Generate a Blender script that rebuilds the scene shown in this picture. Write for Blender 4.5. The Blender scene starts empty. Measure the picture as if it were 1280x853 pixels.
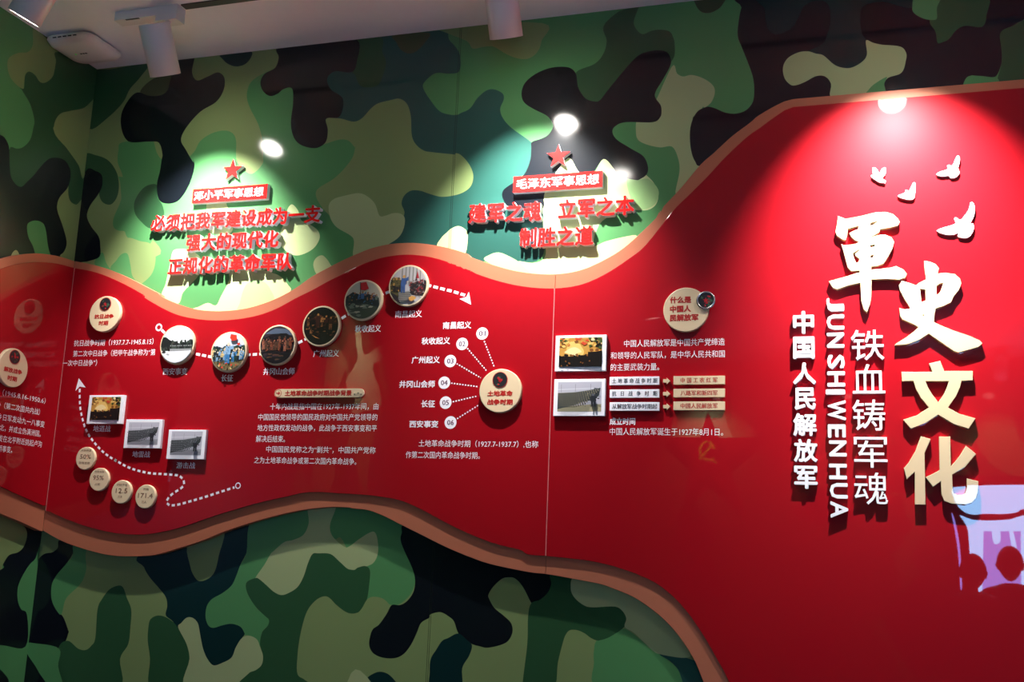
import bpy, math, random
from mathutils import Vector, Matrix
from mathutils.geometry import tessellate_polygon, delaunay_2d_cdt

scn = bpy.context.scene
COL = scn.collection

# ------------------------------------------------------------------ camera
FPX, YAW, PITCH, ROLL = 1372.76, 0.316474, 0.190702, 0.0404659
EYE = 1.55
cyw, syw = math.cos(YAW), math.sin(YAW)
cp, sp = math.cos(PITCH), math.sin(PITCH)
c_r, s_r = math.cos(ROLL), math.sin(ROLL)
FWD = Vector((-syw * cp, cyw * cp, sp))
R0 = Vector((cyw, syw, 0))
U0 = R0.cross(FWD)
RGT = R0 * c_r + U0 * s_r
UPV = U0 * c_r - R0 * s_r
cam_d = bpy.data.cameras.new('camera')
cam_d.sensor_width = 36.0
cam_d.lens = 36.0 * FPX / 1280.0
cam_d.clip_start = 0.02
cam = bpy.data.objects.new('camera', cam_d)
COL.objects.link(cam)
cam.matrix_world = Matrix(((RGT.x, UPV.x, -FWD.x, 0), (RGT.y, UPV.y, -FWD.y, 0),
                           (RGT.z, UPV.z, -FWD.z, EYE), (0, 0, 0, 1)))
scn.camera = cam

# ------------------------------------------------------------------ world, exposure
scn.view_settings.view_transform = 'Standard'
scn.view_settings.look = 'None'
scn.view_settings.gamma = 1.0
scn.view_settings.use_curve_mapping = False
scn.view_settings.exposure = 0.0
wld = bpy.data.worlds.new('world')
scn.world = wld
wld.use_nodes = True
wld.node_tree.nodes['Background'].inputs[0].default_value = (0.8, 0.8, 1.0, 1)
wld.node_tree.nodes['Background'].inputs[1].default_value = 0.02
try:
    scn.cycles.use_denoising = True
    scn.cycles.sample_clamp_indirect = 6.0
except Exception:
    pass

# light levels
SPOT_W = 148.0        # track spots that wash the mural
FILL_W = 24.0  # added unseen fill spots; their floor bounce raises the ambient light
BACK_FILL_W = 80.0        # added unseen spots that brighten the mirrored wall and the bounce light
LENS_E = 55.0
SCREEN_E = 34.0
SPOT_COL = (1.0, 0.985, 0.95)
FILL_COL = (0.86, 0.95, 1.0)
SPOT_SIZE, SPOT_BLEND = math.radians(80), 1.0

# ------------------------------------------------------------------ room numbers
DW = 3.0             # main wall plane Y
XL = -2.57           # left wall plane X
XR, YB = 3.2, -3.2   # right wall, wall behind the viewer
HC = EYE + 0.5416 * DW
W_BOARD, W_RED = 0.024, 0.030    # backing board and red face stand out from the wall


def ray(x, y):
    return RGT * ((x - 640.0) / FPX) + UPV * (-(y - 426.5) / FPX) + FWD


def Wm(x, y, w=0.0):
    r = ray(x, y)
    t = (DW - w) / r.y
    return (r.x * t, EYE + r.z * t)


def Wl(x, y, w=0.0):
    r = ray(x, y)
    t = (XL + w) / r.x
    return (r.y * t, EYE + r.z * t)


def Wref(x, y, yb=YB):      # what the glossy red face mirrors at this pixel, on a plane Y = yb
    r = ray(x, y)
    t = (DW - W_RED) / r.y
    t2 = ((DW - W_RED) - yb) / r.y
    return (r.x * (t + t2), EYE + r.z * (t + t2))


M_MAIN = Matrix(((1, 0, 0, 0), (0, 0, -1, DW), (0, 1, 0, 0), (0, 0, 0, 1)))
M_LEFT = Matrix(((0, 0, 1, XL), (1, 0, 0, 0), (0, 1, 0, 0), (0, 0, 0, 1)))
M_FRONT = Matrix(((-1, 0, 0, 0), (0, 0, 1, YB), (0, 1, 0, 0), (0, 0, 0, 1)))
WALLS = {'m': (M_MAIN, Wm), 'l': (M_LEFT, Wl)}


def cr(x0, y0, s, pts):
    return [(x0 + a / s, y0 + b / s) for a, b in pts]


# ------------------------------------------------------------------ materials
def lin(c):
    return tuple(((v / 255.0) / 12.92 if v / 255.0 <= 0.04045 else ((v / 255.0 + 0.055) / 1.055) ** 2.4) for v in c)


_m = {}


def mat(name, rgb, rough=0.5, spec=0.5, metal=0.0, noise=0.0, scale=40.0, coat=0.0, coat_rough=0.03, ior=1.5, emit=None, es=0.0, bump=0.0, bscale=300.0):
    if name in _m:
        return _m[name]
    m = bpy.data.materials.new(name)
    m.use_nodes = True
    nt = m.node_tree
    b = nt.nodes['Principled BSDF']
    col = lin(rgb) + (1,)
    b.inputs['Base Color'].default_value = col
    b.inputs['Roughness'].default_value = rough
    b.inputs['Specular IOR Level'].default_value = spec
    b.inputs['Metallic'].default_value = metal
    b.inputs['IOR'].default_value = ior
    b.inputs['Coat Weight'].default_value = coat
    b.inputs['Coat Roughness'].default_value = coat_rough
    if emit is not None:
        b.inputs['Emission Color'].default_value = lin(emit) + (1,)
        b.inputs['Emission Strength'].default_value = es
    if noise > 0:
        tc = nt.nodes.new('ShaderNodeTexCoord')
        nz = nt.nodes.new('ShaderNodeTexNoise')
        nz.inputs['Scale'].default_value = scale
        nz.inputs['Detail'].default_value = 4
        mx = nt.nodes.new('ShaderNodeMixRGB')
        mx.blend_type = 'MULTIPLY'
        mx.inputs[0].default_value = noise
        mx.inputs[1].default_value = col
        nt.links.new(tc.outputs['Object'], nz.inputs['Vector'])
        nt.links.new(nz.outputs['Fac'], mx.inputs[2])
        nt.links.new(mx.outputs[0], b.inputs['Base Color'])
    if bump > 0:
        tc = nt.nodes.new('ShaderNodeTexCoord')
        nz = nt.nodes.new('ShaderNodeTexNoise')
        nz.inputs['Scale'].default_value = bscale
        bp = nt.nodes.new('ShaderNodeBump')
        bp.inputs['Strength'].default_value = bump
        bp.inputs['Distance'].default_value = 0.001
        nt.links.new(tc.outputs['Object'], nz.inputs['Vector'])
        nt.links.new(nz.outputs['Fac'], bp.inputs['Height'])
        nt.links.new(bp.outputs[0], b.inputs['Normal'])
    _m[name] = m
    return m


CAMO_RGB = {
    'G': ('green', (77, 131, 80)), 'D': ('dark_green', (42, 78, 48)), 'T': ('teal', (36, 76, 68)),
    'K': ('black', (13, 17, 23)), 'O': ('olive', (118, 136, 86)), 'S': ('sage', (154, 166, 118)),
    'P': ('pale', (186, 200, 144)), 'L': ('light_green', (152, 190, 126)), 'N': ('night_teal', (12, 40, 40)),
    'B': ('brown_olive', (66, 72, 46)), 'X': ('seam', (26, 30, 24)),
}
CAMO = {k: mat('camouflage_' + n, c, rough=0.42, spec=0.045, coat=0.8, coat_rough=0.09) for k, (n, c) in CAMO_RGB.items()}
CAMO_SIDE = {k: mat('satin_camouflage_' + n, c, rough=0.30, spec=0.45) for k, (n, c) in CAMO_RGB.items()}
CK = list(CAMO.keys())
M_RED = mat('red_acrylic', (153, 12, 24), rough=0.42, spec=0.06, ior=1.5, coat=0.65, coat_rough=0.012)
M_COPPER = mat('copper_board', (170, 100, 74), rough=0.5, spec=0.2)
M_WHITE = mat('white_acrylic', (242, 240, 246), rough=0.25, spec=0.5)
M_PRINT = mat('white_print', (244, 238, 244), rough=0.2, spec=0.5)
M_REDLET = mat('red_acrylic_letter', (214, 28, 26), rough=0.12, spec=0.5)
M_GOLD = mat('champagne_acrylic', (208, 184, 146), rough=0.3, spec=0.3, coat=0.8, coat_rough=0.02)
M_TAN = mat('tan_board', (222, 198, 162), rough=0.3, spec=0.4)
M_REDINK = mat('red_ink', (176, 30, 26), rough=0.4)
M_INK = mat('dark_ink', (46, 42, 52), rough=0.4)
M_CEIL = mat('ceiling_paint', (244, 238, 242), rough=0.8, spec=0.2, noise=0.04, scale=30)
M_LAMPW = mat('white_lamp_metal', (222, 214, 214), rough=0.35, spec=0.4)
M_BLACK = mat('black_plastic', (18, 18, 22), rough=0.4)
M_LENS = mat('lamp_lens', (255, 250, 240), rough=0.4, emit=(255, 250, 240), es=LENS_E)
M_SILVER = mat('silver_rim', (190, 186, 186), rough=0.25, metal=1.0)


# ------------------------------------------------------------------ mesh builder
class MB:
    def __init__(s):
        s.v, s.f, s.m, s.sm = [], [], [], []

    def tri_poly(s, loop, w, mi=0):
        n = len(s.v)
        vs = [Vector((a, b, 0)) for a, b in loop]
        area = sum(loop[i][0] * loop[(i + 1) % len(loop)][1] - loop[(i + 1) % len(loop)][0] * loop[i][1] for i in range(len(loop)))
        s.v += [(a, b, w) for a, b in loop]
        for t in tessellate_polygon([vs]):
            a, b, c = t
            cr_ = (vs[b].x - vs[a].x) * (vs[c].y - vs[a].y) - (vs[b].y - vs[a].y) * (vs[c].x - vs[a].x)
            if abs(cr_) < 1e-14:
                continue
            if cr_ < 0:
                a, b, c = a, c, b
            s.f.append((n + a, n + b, n + c)); s.m.append(mi); s.sm.append(False)

    def quads(s, loop, w, mi=0):
        n = len(s.v)
        s.v += [(a, b, w) for a, b in loop]
        s.f.append(tuple(range(n, n + len(loop)))); s.m.append(mi); s.sm.append(False)

    def addmesh(s, me, fn=lambda p: p, mi=0, side_mi=None):
        n = len(s.v)
        s.v += [tuple(fn(v.co)) for v in me.vertices]
        for p in me.polygons:
            s.f.append(tuple(n + i for i in p.vertices))
            s.m.append(side_mi if (side_mi is not None and abs(p.normal.z) < 0.5) else mi)
            s.sm.append(False)

    def box(s, x0, x1, y0, y1, z0, z1, mi=0):
        n = len(s.v)
        s.v += [(x0, y0, z0), (x1, y0, z0), (x1, y1, z0), (x0, y1, z0), (x0, y0, z1), (x1, y0, z1), (x1, y1, z1), (x0, y1, z1)]
        for f in ((0, 3, 2, 1), (4, 5, 6, 7), (0, 1, 5, 4), (1, 2, 6, 5), (2, 3, 7, 6), (3, 0, 4, 7)):
            s.f.append(tuple(n + i for i in f)); s.m.append(mi); s.sm.append(False)

    def rings(s, rings, mi=0, cap0=True, cap1=True, smooth=True):
        k = len(rings[0]); n = len(s.v)
        for r in rings:
            s.v += [tuple(p) for p in r]
        for i in range(len(rings) - 1):
            for j in range(k):
                a = n + i * k + j; b = n + i * k + (j + 1) % k
                s.f.append((a, b, b + k, a + k)); s.m.append(mi); s.sm.append(smooth)
        if cap0:
            s.f.append(tuple(n + j for j in range(k))[::-1]); s.m.append(mi); s.sm.append(False)
        if cap1:
            s.f.append(tuple(n + (len(rings) - 1) * k + j for j in range(k))); s.m.append(mi); s.sm.append(False)

    def lathe(s, prof, mi=0, n=40, c=(0, 0), axis=Matrix.Identity(3), cap0=True, cap1=True):
        rs = []
        for r, z in prof:
            rs.append([axis @ Vector((c[0] + r * math.cos(2 * math.pi * j / n), c[1] + r * math.sin(2 * math.pi * j / n), z)) for j in range(n)])
        s.rings(rs, mi, cap0, cap1)

    def mesh(s, name, mats):
        me = bpy.data.meshes.new(name)
        me.from_pydata(s.v, [], s.f)
        for m in mats:
            me.materials.append(m)
        me.polygons.foreach_set('material_index', s.m)
        me.polygons.foreach_set('use_smooth', s.sm)
        me.update()
        return me


def link(name, me, parent=None, mw=None):
    o = bpy.data.objects.new(name, me)
    COL.objects.link(o)
    if parent is not None:
        o.parent = parent
    elif mw is not None:
        o.matrix_world = mw
    return o


def tag(o, label, cat, group=None):
    o['label'] = label
    o['category'] = cat
    if group:
        o['group'] = group
    return o


def struct(o):
    o['kind'] = 'structure'
    return o


def smooth(loop, n=5):
    out = []
    k = len(loop)
    for i in range(k):
        p0, p1, p2, p3 = loop[i - 1], loop[i], loop[(i + 1) % k], loop[(i + 2) % k]
        for j in range(n):
            t = j / n
            out.append(tuple(0.5 * (2 * p1[d] + (p2[d] - p0[d]) * t + (2 * p0[d] - 5 * p1[d] + 4 * p2[d] - p3[d]) * t * t
                                    + (3 * p1[d] - p0[d] - 3 * p2[d] + p3[d]) * t ** 3) for d in (0, 1)))
    return out


def smooth_open(pts, n=5):
    out = []
    k = len(pts)
    for i in range(k - 1):
        p1, p2 = pts[i], pts[i + 1]
        p0 = pts[i - 1] if i else (2 * p1[0] - p2[0], 2 * p1[1] - p2[1])
        p3 = pts[i + 2] if i + 2 < k else (2 * p2[0] - p1[0], 2 * p2[1] - p1[1])
        for j in range(n):
            t = j / n
            out.append(tuple(0.5 * (2 * p1[d] + (p2[d] - p0[d]) * t + (2 * p0[d] - 5 * p1[d] + 4 * p2[d] - p3[d]) * t * t
                                    + (3 * p1[d] - p0[d] - 3 * p2[d] + p3[d]) * t ** 3) for d in (0, 1)))
    out.append(pts[-1])
    return out


def slab(loops, w0, w1, bevel=0.0):
    """solid board cut to an outline (with holes), from depth w0 to w1"""
    cu = bpy.data.curves.new('outline', 'CURVE')
    cu.dimensions = '2D'
    cu.fill_mode = 'BOTH'
    cu.extrude = (w1 - w0) / 2 - bevel
    cu.bevel_depth = bevel
    cu.bevel_resolution = 1
    cu.offset = -bevel
    for lp in loops:
        s = cu.splines.new('POLY')
        s.points.add(len(lp) - 1)
        for p, (a, b) in zip(s.points, lp):
            p.co = (a, b, 0, 1)
        s.use_cyclic_u = True
    ob = bpy.data.objects.new('outline', cu)
    me = bpy.data.meshes.new_from_object(ob)
    for v in me.vertices:
        v.co.z += (w0 + w1) / 2
    bpy.data.objects.remove(ob)
    bpy.data.curves.remove(cu)
    return me


def text_me(s, bold=0.0, extrude=0.0, res=2):
    cu = bpy.data.curves.new('writing', 'FONT')
    cu.body = s
    cu.extrude = extrude
    cu.resolution_u = res
    ob = bpy.data.objects.new('writing', cu)
    me = bpy.data.meshes.new_from_object(ob)
    bpy.data.objects.remove(ob)
    bpy.data.curves.remove(cu)
    if bold > 0:          # heavier strokes: the same glyphs set again slightly shifted
        b = MB()
        b7 = bold * .7
        for k, (dx, dy) in enumerate(((-bold, 0), (bold, 0), (0, -bold), (0, bold), (-b7, -b7), (b7, b7), (-b7, b7), (b7, -b7)) if bold > .02 else ((-bold, 0), (bold, 0))):
            b.addmesh(me, lambda c: (c.x + dx, c.y + dy, c.z * (1 - k * .005) + (0 if extrude else k * 1e-4)))
        bpy.data.meshes.remove(me)
        me = b.mesh('writing', [])
    return me


def bbox(me):
    xs = [v.co.x for v in me.vertices]; ys = [v.co.y for v in me.vertices]
    return min(xs), max(xs), min(ys), max(ys)


def put_text(mb, s, rect, w, mi=0, bold=0.0, thick=0.0, side_mi=None, rot=0, o=(0, 0), shear=0.0):
    """write s so that its ink fills rect (u0,u1,v0,v1) of the wall, at depth w"""
    me = text_me(s, bold, 0.5 if thick else 0.0)
    if rot:                       # turned a quarter clockwise
        for v in me.vertices:
            v.co.x, v.co.y = v.co.y, -v.co.x
        me.update()
    x0, x1, y0, y1 = bbox(me)
    u0, u1, v0, v1 = rect

    def fn(c):
        fx = (c.x - x0) / max(1e-6, x1 - x0)
        return (u0 + fx * (u1 - u0) - o[0], v0 + (c.y - y0) / max(1e-6, y1 - y0) * (v1 - v0) - o[1] + shear * fx,
                w + ((c.z + 0.5) * thick if thick else c.z * .25))
    mb.addmesh(me, fn, mi, side_mi)
    bpy.data.meshes.remove(me)


def wall_at(wall, u, v, w):
    return WALLS[wall][0] @ Matrix.Translation((u, v, w))


def line_rect(wall, x0, x1, yl, yr, h, w):
    """wall rectangle of a line of writing seen between x0 and x1, mid height yl .. yr, h pixels tall"""
    f = WALLS[wall][1]
    a, b = f(x0, yl, w), f(x1, yr, w)
    xm, ym = (x0 + x1) / 2, (yl + yr) / 2
    vt, vb = f(xm, ym - h / 2, w)[1], f(xm, ym + h / 2, w)[1]
    return (a[0], b[0], vb, vt)


def circle(r, n=48, c=(0, 0)):
    return [(c[0] + r * math.cos(2 * math.pi * i / n), c[1] + r * math.sin(2 * math.pi * i / n)) for i in range(n)]


def star(R, r=None, rot=0.0):
    r = r or R * 0.40
    return [((R if i % 2 == 0 else r) * math.sin(rot + math.pi * i / 5), (R if i % 2 == 0 else r) * math.cos(rot + math.pi * i / 5)) for i in range(10)]


# ------------------------------------------------------------------ mural walls
def flat_print(loops, rect):
    """one flat sheet cut along the pattern: every triangle takes the colour of the last patch laid over it"""
    u0, u1, v0, v1 = rect
    vs, es, polys = [], [], []
    for key, lp in loops:
        lp = [(min(max(p, u0), u1), min(max(q, v0), v1)) for p, q in lp]
        cl = []
        for q in lp:
            if not cl or abs(q[0] - cl[-1][0]) + abs(q[1] - cl[-1][1]) > 1e-4:
                cl.append(q)
        if len(cl) > 3 and abs(cl[0][0] - cl[-1][0]) + abs(cl[0][1] - cl[-1][1]) < 1e-4:
            cl.pop()
        if len(cl) < 3:
            continue
        n = len(vs)
        es += [(n + i, n + (i + 1) % len(cl)) for i in range(len(cl))]
        vs += [Vector(q) for q in cl]
        xs, ys = [q[0] for q in cl], [q[1] for q in cl]
        polys.append((CK.index(key), min(xs), max(xs), min(ys), max(ys), cl))
    ov, oe, of = delaunay_2d_cdt(vs, es, [], 0, 1e-6)[:3]
    polys.reverse()

    def inside(x, y, cl):
        r = False
        x1, y1 = cl[-1]
        for x2, y2 in cl:
            if (y1 > y) != (y2 > y) and x < (x2 - x1) * (y - y1) / (y2 - y1) + x1:
                r = not r
            x1, y1 = x2, y2
        return r

    mb = MB()
    mb.v = [(q.x, q.y, 0.0) for q in ov]
    for t in of:
        a, b, c = (ov[i] for i in t[:3])
        t = tuple(t)
        if (b.x - a.x) * (c.y - a.y) - (b.y - a.y) * (c.x - a.x) < 0:
            t = t[::-1]
        x, y = (a.x + b.x + c.x) / 3, (a.y + b.y + c.y) / 3
        k = polys[-1][0]
        for kk, p0, p1, q0, q1, cl in polys:
            if p0 < x < p1 and q0 < y < q1 and inside(x, y, cl):
                k = kk
                break
        mb.f.append(t); mb.m.append(k); mb.sm.append(False)
    return mb


def camo_wall(name, wall, rect, base, patches, extra=()):
    f = WALLS[wall][1]
    u0, u1, v0, v1 = rect
    loops = [(base, [(u0, v0), (u1, v0), (u1, v1), (u0, v1)])]
    for key, loop in patches:
        loops.append((key, [f(x, y) for x, y in smooth(loop)]))
    loops += list(extra)
    mb = flat_print(loops, rect)
    mb.box(u0, u1, v0, v1, -0.10, -0.0004, CK.index(base))
    return struct(link(name, mb.mesh(name, [(CAMO if wall == 'm' else CAMO_SIDE)[k] for k in CK]), None, WALLS[wall][0]))


def rnd_blob(rng, c, rx, ry):
    k = rng.randint(7, 10)
    ph = rng.random() * 6
    return smooth([(c[0] + rx * rng.uniform(.45, 1.25) * math.cos(ph + 2 * math.pi * i / k),
                    c[1] + ry * rng.uniform(.45, 1.25) * math.sin(ph + 2 * math.pi * i / k)) for i in range(k)], 6)


A = lambda p: cr(0, 0, 4, p)
B = lambda p: cr(0, 160, 5.3333, p)
C_ = lambda p: cr(220, 40, 5.3333, p)
D_ = lambda p: cr(400, 40, 5.3333, p)
E_ = lambda p: cr(360, 180, 5.3333, p)
F_ = lambda p: cr(0, 640, 5.3333, p)
G_ = lambda p: cr(0, 693, 5.3333, p)
H_ = lambda p: cr(220, 693, 5.3333, p)
I_ = lambda p: cr(220, 620, 5.3333, p)
J_ = lambda p: cr(440, 620, 5.3333, p)
K_ = lambda p: cr(440, 693, 5.3333, p)
L_ = lambda p: cr(660, 693, 5.3333, p)
M_ = lambda p: cr(600, 40, 5.3333, p)
N_ = lambda p: cr(760, 0, 5.3333, p)
O_ = lambda p: cr(720, 130, 5.3333, p)
P_ = lambda p: cr(900, 0, 5.3333, p)
Q_ = lambda p: cr(1040, 0, 5.3333, p)
R_ = lambda p: cr(160, 180, 3.877, p)
S_ = lambda p: cr(560, 130, 3.554, p)
X_ = lambda p: cr(170, 290, 5.12, p)
Y_ = lambda p: cr(560, 220, 4.571, p)
Z4 = lambda p: cr(0, 300, 4.265, p)

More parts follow.
